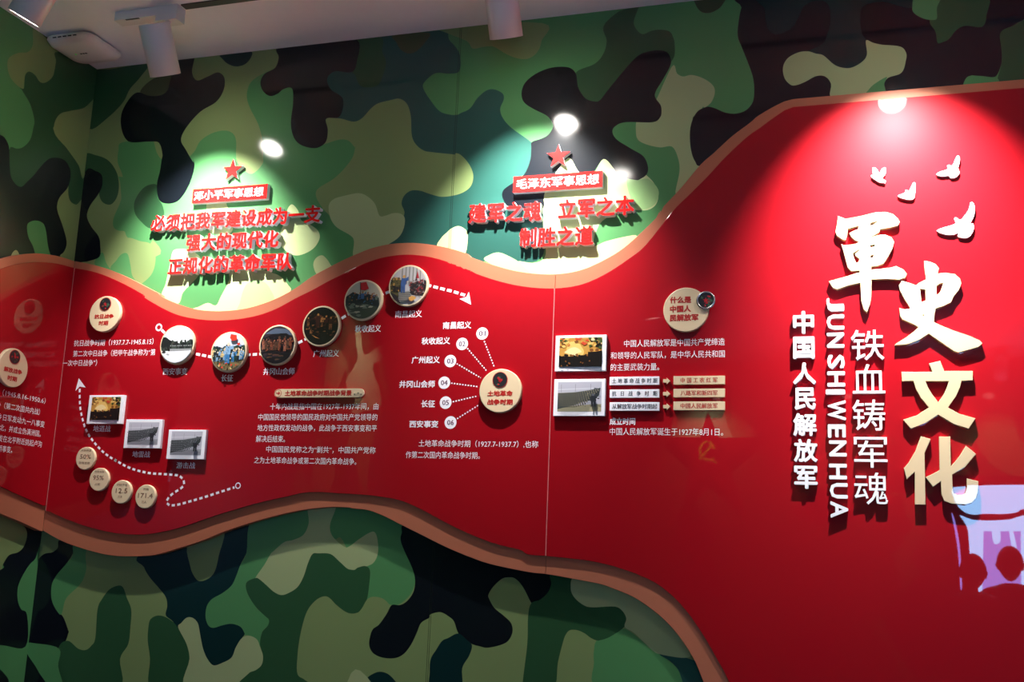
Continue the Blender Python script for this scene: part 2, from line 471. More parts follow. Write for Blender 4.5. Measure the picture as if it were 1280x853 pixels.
UP = [
    # left end beside the corner
    ('O', A([(400, 330), (800, 320), (860, 420), (860, 860), (400, 860)]) + B([(780, 300), (830, 690), (1010, 740), (1035, 860), (480, 860)])),
    ('D', A([(455, 365), (560, 345), (735, 320), (702, 385), (650, 445), (615, 512), (540, 588), (448, 645), (440, 500)])),
    ('B', A([(700, 465), (765, 395), (870, 375), (850, 470), (790, 492)])),
    ('O', C_([(20, 150), (660, 100), (683, 170), (665, 235), (600, 270), (540, 300), (490, 350), (472, 430), (495, 510), (550, 620), (580, 740)])
        + R_([(655, 60), (650, 100), (600, 145), (550, 115), (525, 70)])
        + C_([(400, 720), (370, 670), (310, 658), (230, 680), (160, 730), (120, 800), (60, 830), (-60, 700), (80, 500), (0, 300)])),
    ('N', C_([(295, 150), (310, 180), (345, 212), (400, 230), (460, 215), (500, 170), (500, 130), (400, 120)])),
    ('D', B([(568, 178), (640, 182), (720, 215), (775, 290), (793, 380), (780, 460), (740, 510), (690, 500), (663, 455), (660, 380), (640, 320), (570, 320)])),
    ('G', B([(820, 95), (1050, 90), (1080, 200), (1280, 330), (1280, 680), (1040, 700), (1018, 745), (990, 778), (920, 765), (850, 730), (830, 690), (790, 685), (757, 660), (758, 600), (800, 500), (825, 400), (815, 310), (785, 230), (790, 150)])),
    ('O', B([(1028, 85), (1060, 100), (1082, 170), (1078, 208), (1050, 175), (1035, 130)])),
    ('D', B([(1045, 380), (980, 385), (930, 430), (895, 500), (900, 570), (940, 625), (1000, 670), (1070, 650), (1095, 590), (1085, 520), (1050, 460)])),
    ('O', R_([(0, 455), (60, 472), (105, 482), (130, 520), (132, 580), (112, 635), (70, 675), (35, 700), (-60, 660), (-60, 480)])),
    ('G', Z4([(590, 165), (620, 110), (650, 75), (680, 75), (695, 130), (705, 190), (735, 240), (690, 260)])),
    ('G', Z4([(505, 130), (520, 90), (548, 68), (565, 120), (590, 165), (560, 180)])),
    ('K', B([(570, 290), (640, 288), (680, 320), (680, 390), (650, 450), (600, 520), (580, 590), (610, 660), (655, 720), (668, 780), (650, 870), (470, 870), (500, 560)])),
    ('K', A([(895, 270), (970, 270), (960, 360), (985, 402), (1040, 382), (1090, 362), (1122, 390), (1118, 450), (1080, 510), (1000, 560), (930, 640), (905, 700), (930, 750), (965, 810)])
        + R_([(315, 75), (322, 110), (300, 190), (250, 270), (195, 290), (150, 270), (140, 200), (155, 130)])
        + A([(808, 800), (812, 770), (795, 715), (750, 708), (660, 712), (625, 690), (605, 630), (610, 560), (650, 490), (690, 462), (740, 478), (795, 478), (835, 455), (855, 390)])),
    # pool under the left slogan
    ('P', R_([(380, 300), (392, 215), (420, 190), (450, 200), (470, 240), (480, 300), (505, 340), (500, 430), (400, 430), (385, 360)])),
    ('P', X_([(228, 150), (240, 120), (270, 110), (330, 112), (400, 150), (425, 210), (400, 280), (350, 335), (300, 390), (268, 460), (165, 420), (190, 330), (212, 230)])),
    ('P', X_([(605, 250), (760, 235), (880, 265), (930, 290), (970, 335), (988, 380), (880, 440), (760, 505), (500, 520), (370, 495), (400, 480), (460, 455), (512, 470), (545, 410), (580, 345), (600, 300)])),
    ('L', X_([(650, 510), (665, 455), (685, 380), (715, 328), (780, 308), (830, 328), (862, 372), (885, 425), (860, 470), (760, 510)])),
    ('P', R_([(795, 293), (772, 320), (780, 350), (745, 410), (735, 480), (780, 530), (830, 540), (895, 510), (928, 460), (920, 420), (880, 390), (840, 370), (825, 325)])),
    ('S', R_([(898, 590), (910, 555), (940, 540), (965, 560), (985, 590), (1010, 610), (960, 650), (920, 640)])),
    # middle
    ('T', D_([(60, 610), (0, 400), (60, 200), (245, 60), (500, 20), (700, 0), (840, -10), (860, 50), (912, 110), (935, 170), (928, 262), (860, 278), (770, 275), (700, 330), (688, 375), (740, 460), (800, 530), (870, 552), (915, 552), (940, 540), (1000, 510), (1050, 440), (1110, 390)])
        + M_([(95, 383), (150, 410), (158, 450), (135, 510), (150, 570), (210, 640), (340, 735)])
        + S_([(371, 200), (365, 250), (340, 310), (290, 350), (290, 440), (420, 440), (425, 600), (425, 665), (390, 700), (340, 702), (270, 690), (215, 660), (170, 695), (80, 720)])
        + E_([(1150, 760), (900, 700), (660, 680), (500, 500), (600, 200), (500, 0)])),
    ('D', D_([(245, 50), (410, 40), (415, 130), (440, 200), (420, 290), (385, 355), (320, 370), (265, 355), (235, 290), (215, 262), (245, 190)])),
    ('B', D_([(490, 20), (725, 5), (700, 70), (640, 130), (590, 143), (540, 120), (510, 70)])),
    ('O', D_([(42, 580), (105, 575), (150, 580), (225, 598), (280, 575), (340, 510), (390, 475), (470, 455), (530, 445), (580, 480), (605, 560), (612, 690), (640, 750), (690, 790), (750, 802), (895, 817)])
        + E_([(1110, 72), (1125, 62), (1160, 80), (1210, 140), (1235, 210), (1220, 280), (1170, 322), (1100, 345), (1020, 352), (950, 335), (880, 312), (820, 312), (775, 345), (757, 400), (775, 470), (700, 560), (400, 560), (270, 470), (205, 390), (185, 330), (210, 290), (300, 235), (370, 170), (430, 90), (448, 20)])
        + D_([(232, 770), (190, 725), (130, 718), (50, 742), (0, 756), (30, 700), (48, 650)])),
    ('S', E_([(272, 450), (275, 400), (310, 365), (380, 345), (470, 328), (530, 350), (580, 400), (610, 478), (650, 478), (700, 462), (750, 465), (778, 495), (772, 560), (740, 620), (670, 670), (560, 730), (440, 760), (440, 650), (415, 610), (330, 560), (290, 510)])),
    ('P', E_([(995, 690), (1020, 630), (1060, 590), (1088, 565), (1140, 548), (1190, 580), (1198, 640), (1175, 740), (1080, 760)])),
    ('K', C_([(685, 100), (950, 60), (1205, 50), (1205, 200), (1170, 268), (1060, 262), (1008, 310), (1030, 380), (1110, 440), (1110, 520), (1080, 570), (1000, 578), (1012, 650), (1000, 730), (950, 770), (890, 772), (820, 745), (780, 690), (766, 600), (780, 480), (778, 390), (755, 370), (710, 385), (680, 410), (630, 428), (585, 400), (563, 340), (590, 280), (660, 240), (685, 170)])),
    ('O', M_([(-260, -40), (-90, 60), (-50, 110), (10, 102), (60, 95), (100, 102), (180, 150), (260, 178), (330, 175), (385, 130), (410, 60), (415, -60)])),
    # right of the middle
    ('D', M_([(835, -60), (845, 60), (820, 150), (760, 215), (640, 270), (650, 380), (700, 450), (760, 475), (900, 400), (1150, 300)])
        + N_([(430, 400), (445, 300), (435, 250), (410, 210), (350, 198), (290, 205), (230, 228), (185, 190), (172, 140), (200, 60), (220, -20)])),
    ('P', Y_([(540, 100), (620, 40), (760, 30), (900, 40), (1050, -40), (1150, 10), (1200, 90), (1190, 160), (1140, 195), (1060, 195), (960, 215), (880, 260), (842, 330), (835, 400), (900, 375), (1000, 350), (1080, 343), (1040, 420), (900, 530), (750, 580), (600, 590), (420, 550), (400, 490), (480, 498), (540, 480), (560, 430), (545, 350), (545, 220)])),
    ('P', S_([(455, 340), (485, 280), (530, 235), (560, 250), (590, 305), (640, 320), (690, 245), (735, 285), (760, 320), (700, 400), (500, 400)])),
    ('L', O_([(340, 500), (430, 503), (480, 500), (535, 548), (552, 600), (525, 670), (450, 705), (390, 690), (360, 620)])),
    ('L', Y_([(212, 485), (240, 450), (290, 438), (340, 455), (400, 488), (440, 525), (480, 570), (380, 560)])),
    ('S', N_([(425, 445), (460, 490), (500, 510), (560, 500), (640, 525), (700, 570), (712, 620), (690, 680), (650, 715)])
        + O_([(840, 30), (830, 160), (830, 250), (850, 430), (760, 490), (665, 600), (690, 450), (680, 360), (640, 285), (560, 290), (470, 270), (415, 240), (400, 190), (410, 100), (500, 40)])),
    ('K', M_([(640, 280), (600, 240), (540, 232), (460, 242), (370, 280), (300, 340), (277, 410), (295, 470), (360, 515), (440, 555), (480, 600), (485, 640), (450, 690), (400, 715), (345, 735)])
        + S_([(370, 200), (365, 250), (340, 310), (290, 350), (245, 385), (245, 425), (280, 460), (380, 480), (425, 460), (428, 400), (470, 320), (525, 245), (550, 250), (585, 305), (640, 310), (690, 245), (735, 285), (760, 320)])
        + O_([(395, 507), (430, 500), (470, 470), (480, 420), (450, 350), (370, 300), (275, 240), (243, 190), (260, 150), (330, 122), (510, 122), (560, 90), (570, 50)])
        + N_([(350, 700), (315, 650), (318, 610), (360, 540), (410, 450), (420, 400), (395, 350), (340, 335), (260, 345), (190, 380), (90, 490), (0, 600)])
        + M_([(800, 455), (760, 463), (700, 440), (655, 370)])),
    ('B', N_([(570, -40), (580, 20), (610, 70), (655, 88), (710, 75), (760, 35), (780, -40)])),
    # above the right panel
    ('K', N_([(935, -40), (890, 50), (870, 150), (865, 240), (890, 310), (930, 410), (965, 510), (975, 600), (965, 680), (920, 735), (850, 758), (780, 750), (720, 725), (680, 713), (650, 715), (600, 740), (565, 790)])
        + O_([(785, 80), (762, 160), (760, 250), (772, 330), (795, 385), (830, 415), (1000, 400), (1280, 200)])
        + Q_([(0, 760), (700, 760), (880, 640), (880, 560), (920, 507), (960, 505), (1060, 515), (1100, 500), (1130, 420), (1130, 330), (1118, 240), (1140, 200), (1200, 175), (1280, 130), (1300, 40), (1290, -60), (600, -80)])),
    ('N', P_([(305, -40), (300, 60), (305, 140), (325, 200), (370, 230), (430, 215), (490, 175), (530, 100), (560, 40), (620, 8), (690, 8), (730, 50), (735, 150), (715, 230), (680, 295), (580, 345), (640, 365), (690, 380), (760, 440), (820, 460), (880, 455), (950, 415), (985, 360), (975, 270), (945, 220), (935, 120), (950, 50), (1010, 20), (1100, 12)])
        + Q_([(450, 40), (530, 52), (570, 0), (540, -50)])),
    ('S', P_([(585, 342), (520, 350), (450, 390), (420, 450), (430, 520), (470, 565), (510, 568), (570, 545), (640, 508), (700, 510), (740, 560), (752, 660), (1000, 640), (1098, 630), (1092, 570), (1120, 520), (1210, 485), (1240, 400), (1240, 350), (1200, 310), (1080, 298), (1020, 285), (973, 270), (980, 360), (950, 410), (880, 450), (820, 452), (760, 430), (690, 370), (640, 358)])),  # olive patch set in lighter sage: spill of the title spot put into its colour
    ('G', P_([(970, 640), (990, 600), (1030, 560), (1112, 513), (1095, 560), (1098, 630)])),
    ('D', Q_([(650, 130), (690, 210), (703, 285), (740, 280), (780, 260), (830, 200), (890, 172), (980, 182), (1015, 165), (1030, 100), (1030, -40), (700, -60)])),
    ('G', Q_([(565, -40), (535, 50), (550, 90), (600, 120), (650, 132), (698, 125), (700, 50), (725, -40)])),
    ('D', Q_([(1300, 130), (1200, 175), (1140, 200), (1118, 240), (1130, 330), (1130, 420), (1110, 500), (1095, 560), (1100, 640), (1500, 600), (1560, 100)])),
    ('G', Q_([(870, 580), (900, 515), (960, 505), (1060, 515), (1110, 530), (1110, 620), (880, 640)])),
]

LOW = [
    ('O', [(30, 640), (900, 640), (960, 1000), (10, 1000)]),
    ('K', F_([(398, 190), (500, 215), (480, 290), (440, 350), (380, 420), (345, 490), (350, 590), (380, 660), (420, 700), (455, 790)])
        + G_([(455, 530), (430, 600), (400, 632), (330, 620), (240, 598), (165, 594), (130, 605)])
        + F_([(150, 853), (210, 450), (230, 350), (290, 285), (350, 270), (385, 240)])),
    ('G', F_([(490, 220), (570, 240), (570, 300), (575, 380), (555, 450), (520, 500), (440, 580), (412, 680), (385, 670), (345, 590), (345, 490), (380, 420), (440, 350), (485, 290)])),
    ('D', G_([(650, 370), (680, 300), (730, 235), (790, 210), (822, 225), (845, 290), (875, 370), (870, 480), (855, 600), (800, 700), (790, 900), (400, 900), (388, 640), (450, 578), (520, 630), (570, 640), (610, 610), (635, 560)])),
    ('G', G_([(150, 600), (240, 596), (395, 632), (388, 750), (420, 900), (300, 870), (260, 790), (200, 710)])),
    ('K', G_([(140, 630), (210, 710), (260, 790), (310, 900), (100, 900), (120, 800)])),
    ('N', F_([(945, 280), (960, 370), (1000, 440), (1060, 510), (1105, 570), (1115, 630), (1105, 690), (1150, 730), (1195, 790)])
        + H_([(15, 490), (35, 460), (70, 425), (110, 425), (145, 460), (160, 530), (180, 630), (210, 700), (250, 742), (310, 725), (370, 690), (400, 620), (440, 560), (458, 530), (430, 485), (370, 465), (310, 475), (250, 492), (215, 475), (197, 420), (205, 350), (240, 300), (310, 260), (370, 210), (400, 150), (430, 70), (470, -10)])
        + I_([(497, 260), (500, 160), (320, 160)])),
    ('D', G_([(1000, 440), (1040, 412), (1090, 415), (1150, 450), (1200, 510), (1240, 590), (1262, 680), (1262, 760), (1240, 900), (1005, 900), (1000, 700), (985, 580), (988, 500)])),
    ('O', I_([(88, 310), (95, 470), (130, 550), (165, 570), (220, 550), (260, 500), (285, 400), (315, 220)])),
    ('G', I_([(500, 170), (690, 100), (890, 70), (885, 180), (850, 260), (780, 300), (720, 320), (650, 380), (600, 450), (535, 555)])
        + H_([(480, 180), (465, 210), (480, 270), (530, 350), (590, 410), (620, 440), (610, 480), (575, 520), (560, 620), (540, 572), (490, 545), (458, 540), (458, 530), (430, 485), (370, 465), (310, 475), (250, 492), (215, 475), (197, 420), (205, 350), (240, 300), (310, 260), (370, 210), (400, 150), (430, 70), (470, -10)])),
    ('S', H_([(15, 490), (35, 460), (70, 425), (110, 425), (145, 460), (160, 530), (180, 630), (210, 700), (250, 742), (310, 725), (370, 690), (400, 620), (440, 560), (490, 545), (540, 570), (560, 620), (580, 680), (570, 740), (530, 775), (480, 800), (430, 900), (65, 900), (90, 700), (70, 600)])),
    ('G', I_([(1060, 60), (1200, 70), (1280, 90)]) + J_([(150, 100), (370, 205), (327, 280), (350, 370), (400, 470), (420, 560), (410, 620), (380, 670), (330, 715), (290, 732), (250, 725), (200, 700), (150, 690), (95, 700), (60, 600), (-60, 300)]) + I_([(1060, 290), (1025, 240), (1030, 180)])),
    ('S', I_([(882, 80), (970, 70), (1065, 65), (1030, 180), (1030, 240), (1060, 290), (1125, 342), (1160, 335), (1220, 290), (1280, 255)])
        + J_([(60, 280), (110, 250), (145, 240), (165, 270), (175, 350), (165, 410), (140, 450), (100, 470), (60, 475), (30, 495), (-30, 495)])
        + H_([(1180, 115), (1140, 105), (1090, 60), (1030, 10), (950, 5), (910, 10), (880, 70), (850, 160), (810, 230), (750, 265), (700, 280), (650, 255), (600, 210), (550, 170), (530, 158), (590, 70), (630, 0)])
        + I_([(650, 370), (720, 310), (780, 295), (850, 260), (885, 180)])),
    ('D', H_([(530, 160), (480, 180), (465, 210), (480, 270), (530, 350), (590, 410), (620, 440), (610, 480), (575, 520), (560, 600), (580, 680), (570, 740), (530, 775), (480, 800), (430, 900), (900, 900), (860, 840), (810, 800), (810, 680), (825, 560), (850, 450), (880, 370), (930, 310), (980, 283), (1020, 290), (1070, 340), (1130, 385)])
        + K_([(0, 397), (40, 390), (70, 355), (100, 300), (115, 200), (120, 110), (90, 80), (40, 90), (20, 104), (0, 105)])
        + H_([(1140, 95), (1090, 50), (1030, 0), (950, -5), (910, 0), (880, 60), (850, 150), (810, 220), (750, 260), (700, 273), (650, 250), (600, 205), (555, 167)])),
    ('O', K_([(-60, 420), (40, 390), (70, 355), (95, 310), (120, 290), (160, 285), (210, 300), (250, 345), (240, 420), (160, 520), (60, 520)])),
    ('K', J_([(368, 195), (332, 250), (325, 300), (350, 370)]) + K_([(400, 90), (420, 170), (410, 250), (370, 310), (320, 340), (265, 340), (230, 400), (180, 470), (140, 500), (120, 550), (115, 610), (140, 660), (200, 690), (280, 695), (340, 670), (390, 610), (430, 530), (460, 460), (515, 425), (520, 405), (560, 390), (600, 390), (650, 420), (680, 450), (710, 530), (760, 570), (800, 600), (850, 615), (900, 625), (980, 610), (1040, 580), (1070, 520), (1060, 460), (1010, 410), (950, 360), (915, 300), (910, 270), (940, 220), (1000, 165), (1050, 155), (1090, 165), (1140, 220), (1195, 325)])
        + L_([(40, 318), (80, 305), (130, 260), (155, 200), (155, 110), (0, 60), (-300, -40)]) + J_([(700, 300)])),
    ('N', K_([(708, 530), (640, 560), (600, 580), (560, 640), (525, 700), (518, 790), (530, 900), (720, 900), (735, 760), (780, 680), (800, 610), (765, 572)])),
    ('N', K_([(80, 900), (95, 840), (120, 810), (180, 785), (240, 800), (290, 850), (310, 900)])),
    ('D', L_([(155, 130), (310, 150), (285, 230), (310, 290), (370, 340), (430, 355), (500, 350), (580, 350), (630, 380), (655, 430), (645, 480), (600, 520), (530, 560), (470, 577), (420, 560), (380, 530), (330, 508), (280, 508), (250, 540), (230, 600), (200, 720), (165, 900), (-30, 900), (-35, 850), (-5, 600), (0, 420), (20, 330), (80, 305), (130, 260), (155, 200)])),
    ('G', L_([(470, 577), (530, 560), (600, 520), (640, 498), (700, 530), (760, 580), (830, 645), (880, 670), (950, 720), (1000, 770), (1060, 900), (480, 900), (440, 720), (442, 620), (455, 580)])),
    ('T', L_([(880, 668), (1050, 690), (1180, 760), (1180, 900), (1060, 900), (1000, 770), (940, 710)])),
    ('S', L_([(310, 150), (285, 230), (310, 290), (370, 340), (430, 355), (580, 350), (630, 380), (655, 430), (645, 485), (700, 520), (760, 575), (830, 640), (880, 668), (1050, 692), (1080, 640), (950, 420), (700, 250), (480, 170)])),
]
rng = random.Random(7)
EXTRA = []
for i in range(46):      # the mural goes on below and to the right of what the photo shows
    c = (rng.uniform(XL, 1.2), rng.uniform(0.0, 1.0))
    EXTRA.append((rng.choice('KDNOGSGD'), rnd_blob(rng, c, rng.uniform(.08, .2), rng.uniform(.1, .24))))
for i in range(30):
    c = (rng.uniform(0.75, XR), rng.uniform(2.5, HC))
    EXTRA.append((rng.choice('KDTOGKGD'), rnd_blob(rng, c, rng.uniform(.1, .22), rng.uniform(.1, .24))))
for i in range(40):
    c = (rng.uniform(1.75, XR), rng.uniform(0.1, 2.5))
    EXTRA.append((rng.choice('KDTOGKGD'), rnd_blob(rng, c, rng.uniform(.1, .22), rng.uniform(.1, .24))))
for i in range(30):
    c = (rng.uniform(.0, .9), rng.uniform(-.1, .35))
    EXTRA.append((rng.choice('KDTOGKGD'), rnd_blob(rng, c, rng.uniform(.08, .2), rng.uniform(.08, .15))))
for px, py in ((574, 90), (534, 815)):          # film seams
    u = Wm(px, py)[0]
    EXTRA.append(('X', [(u, 0), (u + .0012, 0), (u + .0012, HC), (u, HC)]))
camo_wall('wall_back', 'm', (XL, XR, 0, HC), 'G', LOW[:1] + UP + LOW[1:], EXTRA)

LEFT = [
    ('G', A([(-400, -300), (170, 100), (165, 220), (140, 262), (90, 265), (45, 290), (38, 340), (60, 400), (110, 450), (150, 520), (172, 600), (165, 690), (130, 740), (0, 745), (-500, 700)])),
    ('O', A([(168, 140), (230, 190), (295, 260), (280, 310), (265, 380), (230, 412), (200, 410), (175, 375), (145, 358), (125, 380), (118, 445), (60, 400), (38, 340), (45, 290), (90, 265), (140, 260), (165, 220)])),
    ('D', A([(290, 260), (500, 340), (490, 500), (420, 540), (350, 555), (300, 570), (272, 620), (280, 680)])
        + B([(410, 90), (470, 170), (525, 250), (555, 320), (540, 500), (500, 510), (455, 450), (300, 420), (100, 420), (60, 300), (65, 138), (110, 138), (150, 130), (200, 80), (222, 0)])
        + A([(172, 600), (150, 520), (110, 450), (120, 440), (125, 380), (145, 358), (175, 375), (200, 410), (230, 412), (265, 380), (280, 310)])),
    ('O', A([(272, 620), (300, 570), (350, 555), (420, 540), (490, 495), (480, 700), (420, 870), (405, 852), (370, 780), (280, 680)])),
    ('O', B([(360, -10), (375, 40), (410, 90), (470, 170), (525, 250), (560, 330), (620, 0), (480, -40)])),
    ('O', B([(455, 380), (455, 440), (470, 490), (510, 512), (560, 500), (540, 900), (420, 900), (380, 700), (380, 480), (420, 420)])),
    ('K', B([(-400, -40), (-100, 10), (0, 45), (35, 70), (60, 130), (65, 250), (75, 330), (110, 380), (145, 392), (180, 360), (230, 310), (270, 260), (320, 210), (370, 198), (430, 215), (465, 270), (470, 330), (450, 400), (400, 460), (382, 510), (385, 560), (420, 660), (445, 760), (430, 820), (400, 850), (340, 900), (0, 900), (-500, 900)])),
    ('G', B([(180, 660), (195, 630), (240, 618), (285, 635), (305, 680), (320, 790), (345, 900), (260, 900), (220, 790), (190, 730)])),
    ('S', B([(75, 870), (85, 830), (110, 815), (130, 850), (130, 900)])),
    ('G', F_([(-200, 300), (260, 200), (200, 853), (100, 1400), (-300, 1400)])),
    ('O', F_([(-300, -100), (0, -40), (130, 55), (170, 110), (180, 160), (160, 230), (120, 270), (60, 290), (20, 350), (-20, 430), (-300, 500)])),
    ('K', F_([(125, 50), (270, 110), (245, 290), (200, 350), (160, 410), (120, 500), (118, 590), (140, 650), (180, 690), (170, 900), (0, 890), (-300, 880), (-300, 520), (0, 390), (20, 350), (60, 290), (120, 270), (160, 230), (180, 160), (170, 110)])),
    ('K', G_([(-50, 740), (0, 770), (30, 800), (60, 853), (60, 1000), (-200, 1000)])),
]
EXL = []
for i in range(90):
    c = (rng.uniform(YB, 2.3), rng.uniform(0, HC))
    EXL.append((rng.choice('KDTOGKGD'), rnd_blob(rng, c, rng.uniform(.12, .3), rng.uniform(.12, .3))))
for i in range(16):
    c = (rng.uniform(2.2, 2.95), rng.uniform(0, 0.9))
    EXL.append((rng.choice('KDTOGKGD'), rnd_blob(rng, c, rng.uniform(.08, .16), rng.uniform(.1, .2))))


def Wref_left(x, y):        # what the red face mirrors on the left wall
    r = ray(x, y)
    t = (DW - W_RED) / r.y
    t2 = (XL - r.x * t) / r.x
    return ((DW - W_RED) - r.y * t2, EYE + r.z * (t + t2))


TALL = cr(380, 420, 6.093, [(395, -60), (430, -20), (445, 110), (475, 145), (530, 110), (595, 65), (600, 130), (585, 190), (530, 210), (530, 260), (550, 340), (575, 400), (590, 520), (540, 555), (440, 580), (370, 590), (385, 480), (330, 390), (320, 340), (380, 240), (410, 150), (395, 60)])
EXL.append(('P', smooth([Wref_left(x, y) for x, y in TALL])))
camo_wall('wall_left', 'l', (YB, DW, 0, HC), 'D', LEFT, EXL)

# ceiling, floor, other walls
mb = MB(); mb.box(XL - .1, XR + .1, YB - .1, DW + .1, HC, HC + .1)
struct(link('ceiling', mb.mesh('ceiling', [M_CEIL])))
M_FLOOR = mat('floor_tile', (196, 200, 210), rough=0.35, spec=0.4, noise=0.25, scale=6)
mb = MB(); mb.box(XL - .1, XR + .1, YB - .1, DW + .1, -.1, 0)
struct(link('floor', mb.mesh('floor', [M_FLOOR])))
M_PAINT = mat('wall_paint', (196, 186, 180), rough=0.7, spec=0.3, noise=0.05)
mb = MB(); mb.box(XR, XR + .1, YB - .1, DW + .1, 0, HC)
struct(link('wall_right', mb.mesh('wall_right', [M_PAINT])))

# the wall behind the viewer, seen only mirrored in the red panels
FRONT = [('D', [(-XR, 0), (-XL, 0), (-XL, HC), (-XR, HC)])]
for i in range(80):
    c = (rng.uniform(-XR, -XL), rng.uniform(0, HC))
    lp = rnd_blob(rng, c, rng.uniform(.15, .35), rng.uniform(.15, .4))
    FRONT.append((rng.choice('KDGKDTB'), lp))


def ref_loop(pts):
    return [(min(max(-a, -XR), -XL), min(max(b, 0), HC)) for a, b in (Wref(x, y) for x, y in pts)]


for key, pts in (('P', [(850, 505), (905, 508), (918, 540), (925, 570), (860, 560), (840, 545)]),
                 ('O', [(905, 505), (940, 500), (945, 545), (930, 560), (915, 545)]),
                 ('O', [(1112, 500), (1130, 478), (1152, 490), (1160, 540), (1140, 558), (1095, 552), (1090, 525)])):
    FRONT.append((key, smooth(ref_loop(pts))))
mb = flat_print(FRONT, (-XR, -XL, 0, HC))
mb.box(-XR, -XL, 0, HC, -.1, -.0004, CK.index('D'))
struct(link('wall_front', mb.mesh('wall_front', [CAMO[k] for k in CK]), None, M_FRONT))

# ------------------------------------------------------------------ wave panels
TOP_O = (Z4([(395, 113), (500, 134), (600, 165), (700, 210), (800, 262), (853, 290)]) + cr(180, 320, 4.741, [(100, 240), (200, 285), (300, 315), (400, 327), (500, 325), (600, 312), (700, 285), (800, 245), (900, 190)])
         + cr(370, 310, 5.016, [(100, 180), (200, 125), (300, 75), (400, 30), (480, 0)]) + E_([(680, 668), (800, 660), (900, 665), (1000, 680), (1100, 702), (1200, 735)])
         + S_([(100, 680), (200, 715), (300, 742), (400, 755), (500, 755), (600, 735), (700, 690), (780, 640), (860, 570), (940, 490)])
         + O_([(560, 710), (700, 560), (830, 405), (920, 325), (1040, 215), (1160, 125)]) + P_([(250, 775), (350, 715), (430, 675)]))
KINK_O = P_([(488, 660)])
TOP_I = (Z4([(395, 150), (480, 165), (560, 190), (660, 235), (760, 290)]) + cr(180, 320, 4.741, [(0, 245), (100, 305), (200, 350), (300, 372), (400, 382), (500, 380), (600, 368), (700, 345), (800, 305), (900, 250)])
         + cr(370, 310, 5.016, [(100, 265), (200, 210), (300, 160), (400, 110), (500, 72), (600, 50), (700, 42), (800, 50), (900, 72), (1000, 105), (1100, 145)])
         + S_([(0, 705), (100, 745), (200, 780), (300, 805), (400, 818), (500, 818), (600, 800), (700, 755), (800, 690), (880, 625)])
         + O_([(640, 720), (760, 600), (880, 480), (1000, 350), (1140, 220)]) + P_([(265, 853), (350, 790), (430, 735)]))
KINK_I = P_([(490, 713)])
BOT_O = (F_([(268, 115), (400, 190), (500, 230), (600, 260), (700, 285), (800, 297), (900, 298), (1000, 293), (1100, 272), (1200, 240)])
         + I_([(0, 355), (100, 325), (200, 290), (320, 240), (500, 180), (640, 140), (760, 112), (880, 90), (1000, 78), (1065, 75), (1160, 80)])
         + J_([(0, 85), (100, 95), (200, 130), (300, 180), (400, 230), (500, 280), (600, 330), (700, 375), (800, 415), (900, 450), (1050, 485), (1200, 513)])
         + L_([(120, 133), (300, 165), (480, 200), (580, 235), (700, 285), (800, 350), (900, 430), (1000, 540), (1100, 690), (1170, 853)])
         + [(910, 930), (950, 1020), (1000, 1100), (1090, 1170), (1220, 1215)])
BOT_I = (F_([(290, -8), (330, 0), (420, 40), (550, 90), (700, 130), (830, 150), (960, 152), (1080, 135), (1180, 112)])
         + I_([(0, 220), (100, 190), (240, 140), (400, 90), (560, 45), (740, 5)]) + cr(310, 460, 4.265, [(300, 666), (400, 664), (500, 671)]) + [(452, 618.6), (478, 621.6)]
         + J_([(330, 34), (450, 86), (560, 144), (680, 208), (800, 262), (900, 302), (1000, 333), (1120, 360)])
         + L_([(0, 3), (120, 13), (250, 26), (400, 44), (520, 68), (640, 103), (740, 140), (850, 193), (950, 268), (1050, 372), (1130, 482), (1200, 592), (1280, 735)])
         + [(910, 850), (938, 920), (975, 1000), (1025, 1075), (1110, 1140), (1230, 1180)])
PANEL_R = 1.62      # right end of the mural's red panel


def curve_u(pts, w, kink=None):
    p = [Wm(x, y, w) for x, y in pts]
    p = smooth_open(p, 4)
    if kink:
        k = Wm(kink[0][0], kink[0][1], w)
        p += [k, (PANEL_R, k[1])]
    else:
        p += [(PANEL_R, p[-1][1] - .01)]
    return p


def cut(p, a, b):
    """the piece of a left-to-right curve between u=a and u=b"""
    out = []
    for i in range(len(p) - 1):
        (u0, v0), (u1, v1) = p[i], p[i + 1]
        for s in (a, b):
            if (u0 - s) * (u1 - s) < 0:
                t = (s - u0) / (u1 - u0)
                out.append((s, v0 + t * (v1 - v0)))
        if a <= u1 <= b:
            out.append((u1, v1))
    if out and abs(out[0][0] - a) > 1e-4:
        out.insert(0, (a, out[0][1]))
    if out and abs(out[-1][0] - b) > 1e-4:
        out.append((b, out[-1][1]))
    return sorted(out)


tO, tI = curve_u(TOP_O, W_BOARD, KINK_O), curve_u(TOP_I, W_RED, KINK_I)
bO, bI = curve_u(BOT_O, W_BOARD), curve_u(BOT_I, W_RED)
SEAM = Wm(687.5, 530, W_RED)[0]


def make_panel(wall, u0, u1, board, face, label):
    cu, cv = (u0 + u1) / 2, 1.6
    root = bpy.data.objects.new('wave_panel', None)
    COL.objects.link(root)
    root.matrix_world = wall_at(wall, cu, cv, 0.0)
    tag(root, label, 'wall panel', 'red wave panels of the mural')
    for name, lp, w0, w1, m, bev in (('backing_board', board, 0.001, W_BOARD, M_COPPER, 0.0006), ('red_face', face, W_BOARD, W_RED, M_RED, 0.0006)):
        mb = MB()
        mb.addmesh(slab([[(a - cu, b - cv) for a, b in lp]], w0, w1, bev))
        o = link(name, mb.mesh(name, [m]), root)
        if name == 'backing_board':
            o['label'] = 'copper coloured border board behind the red face'
    return root, (cu, cv)


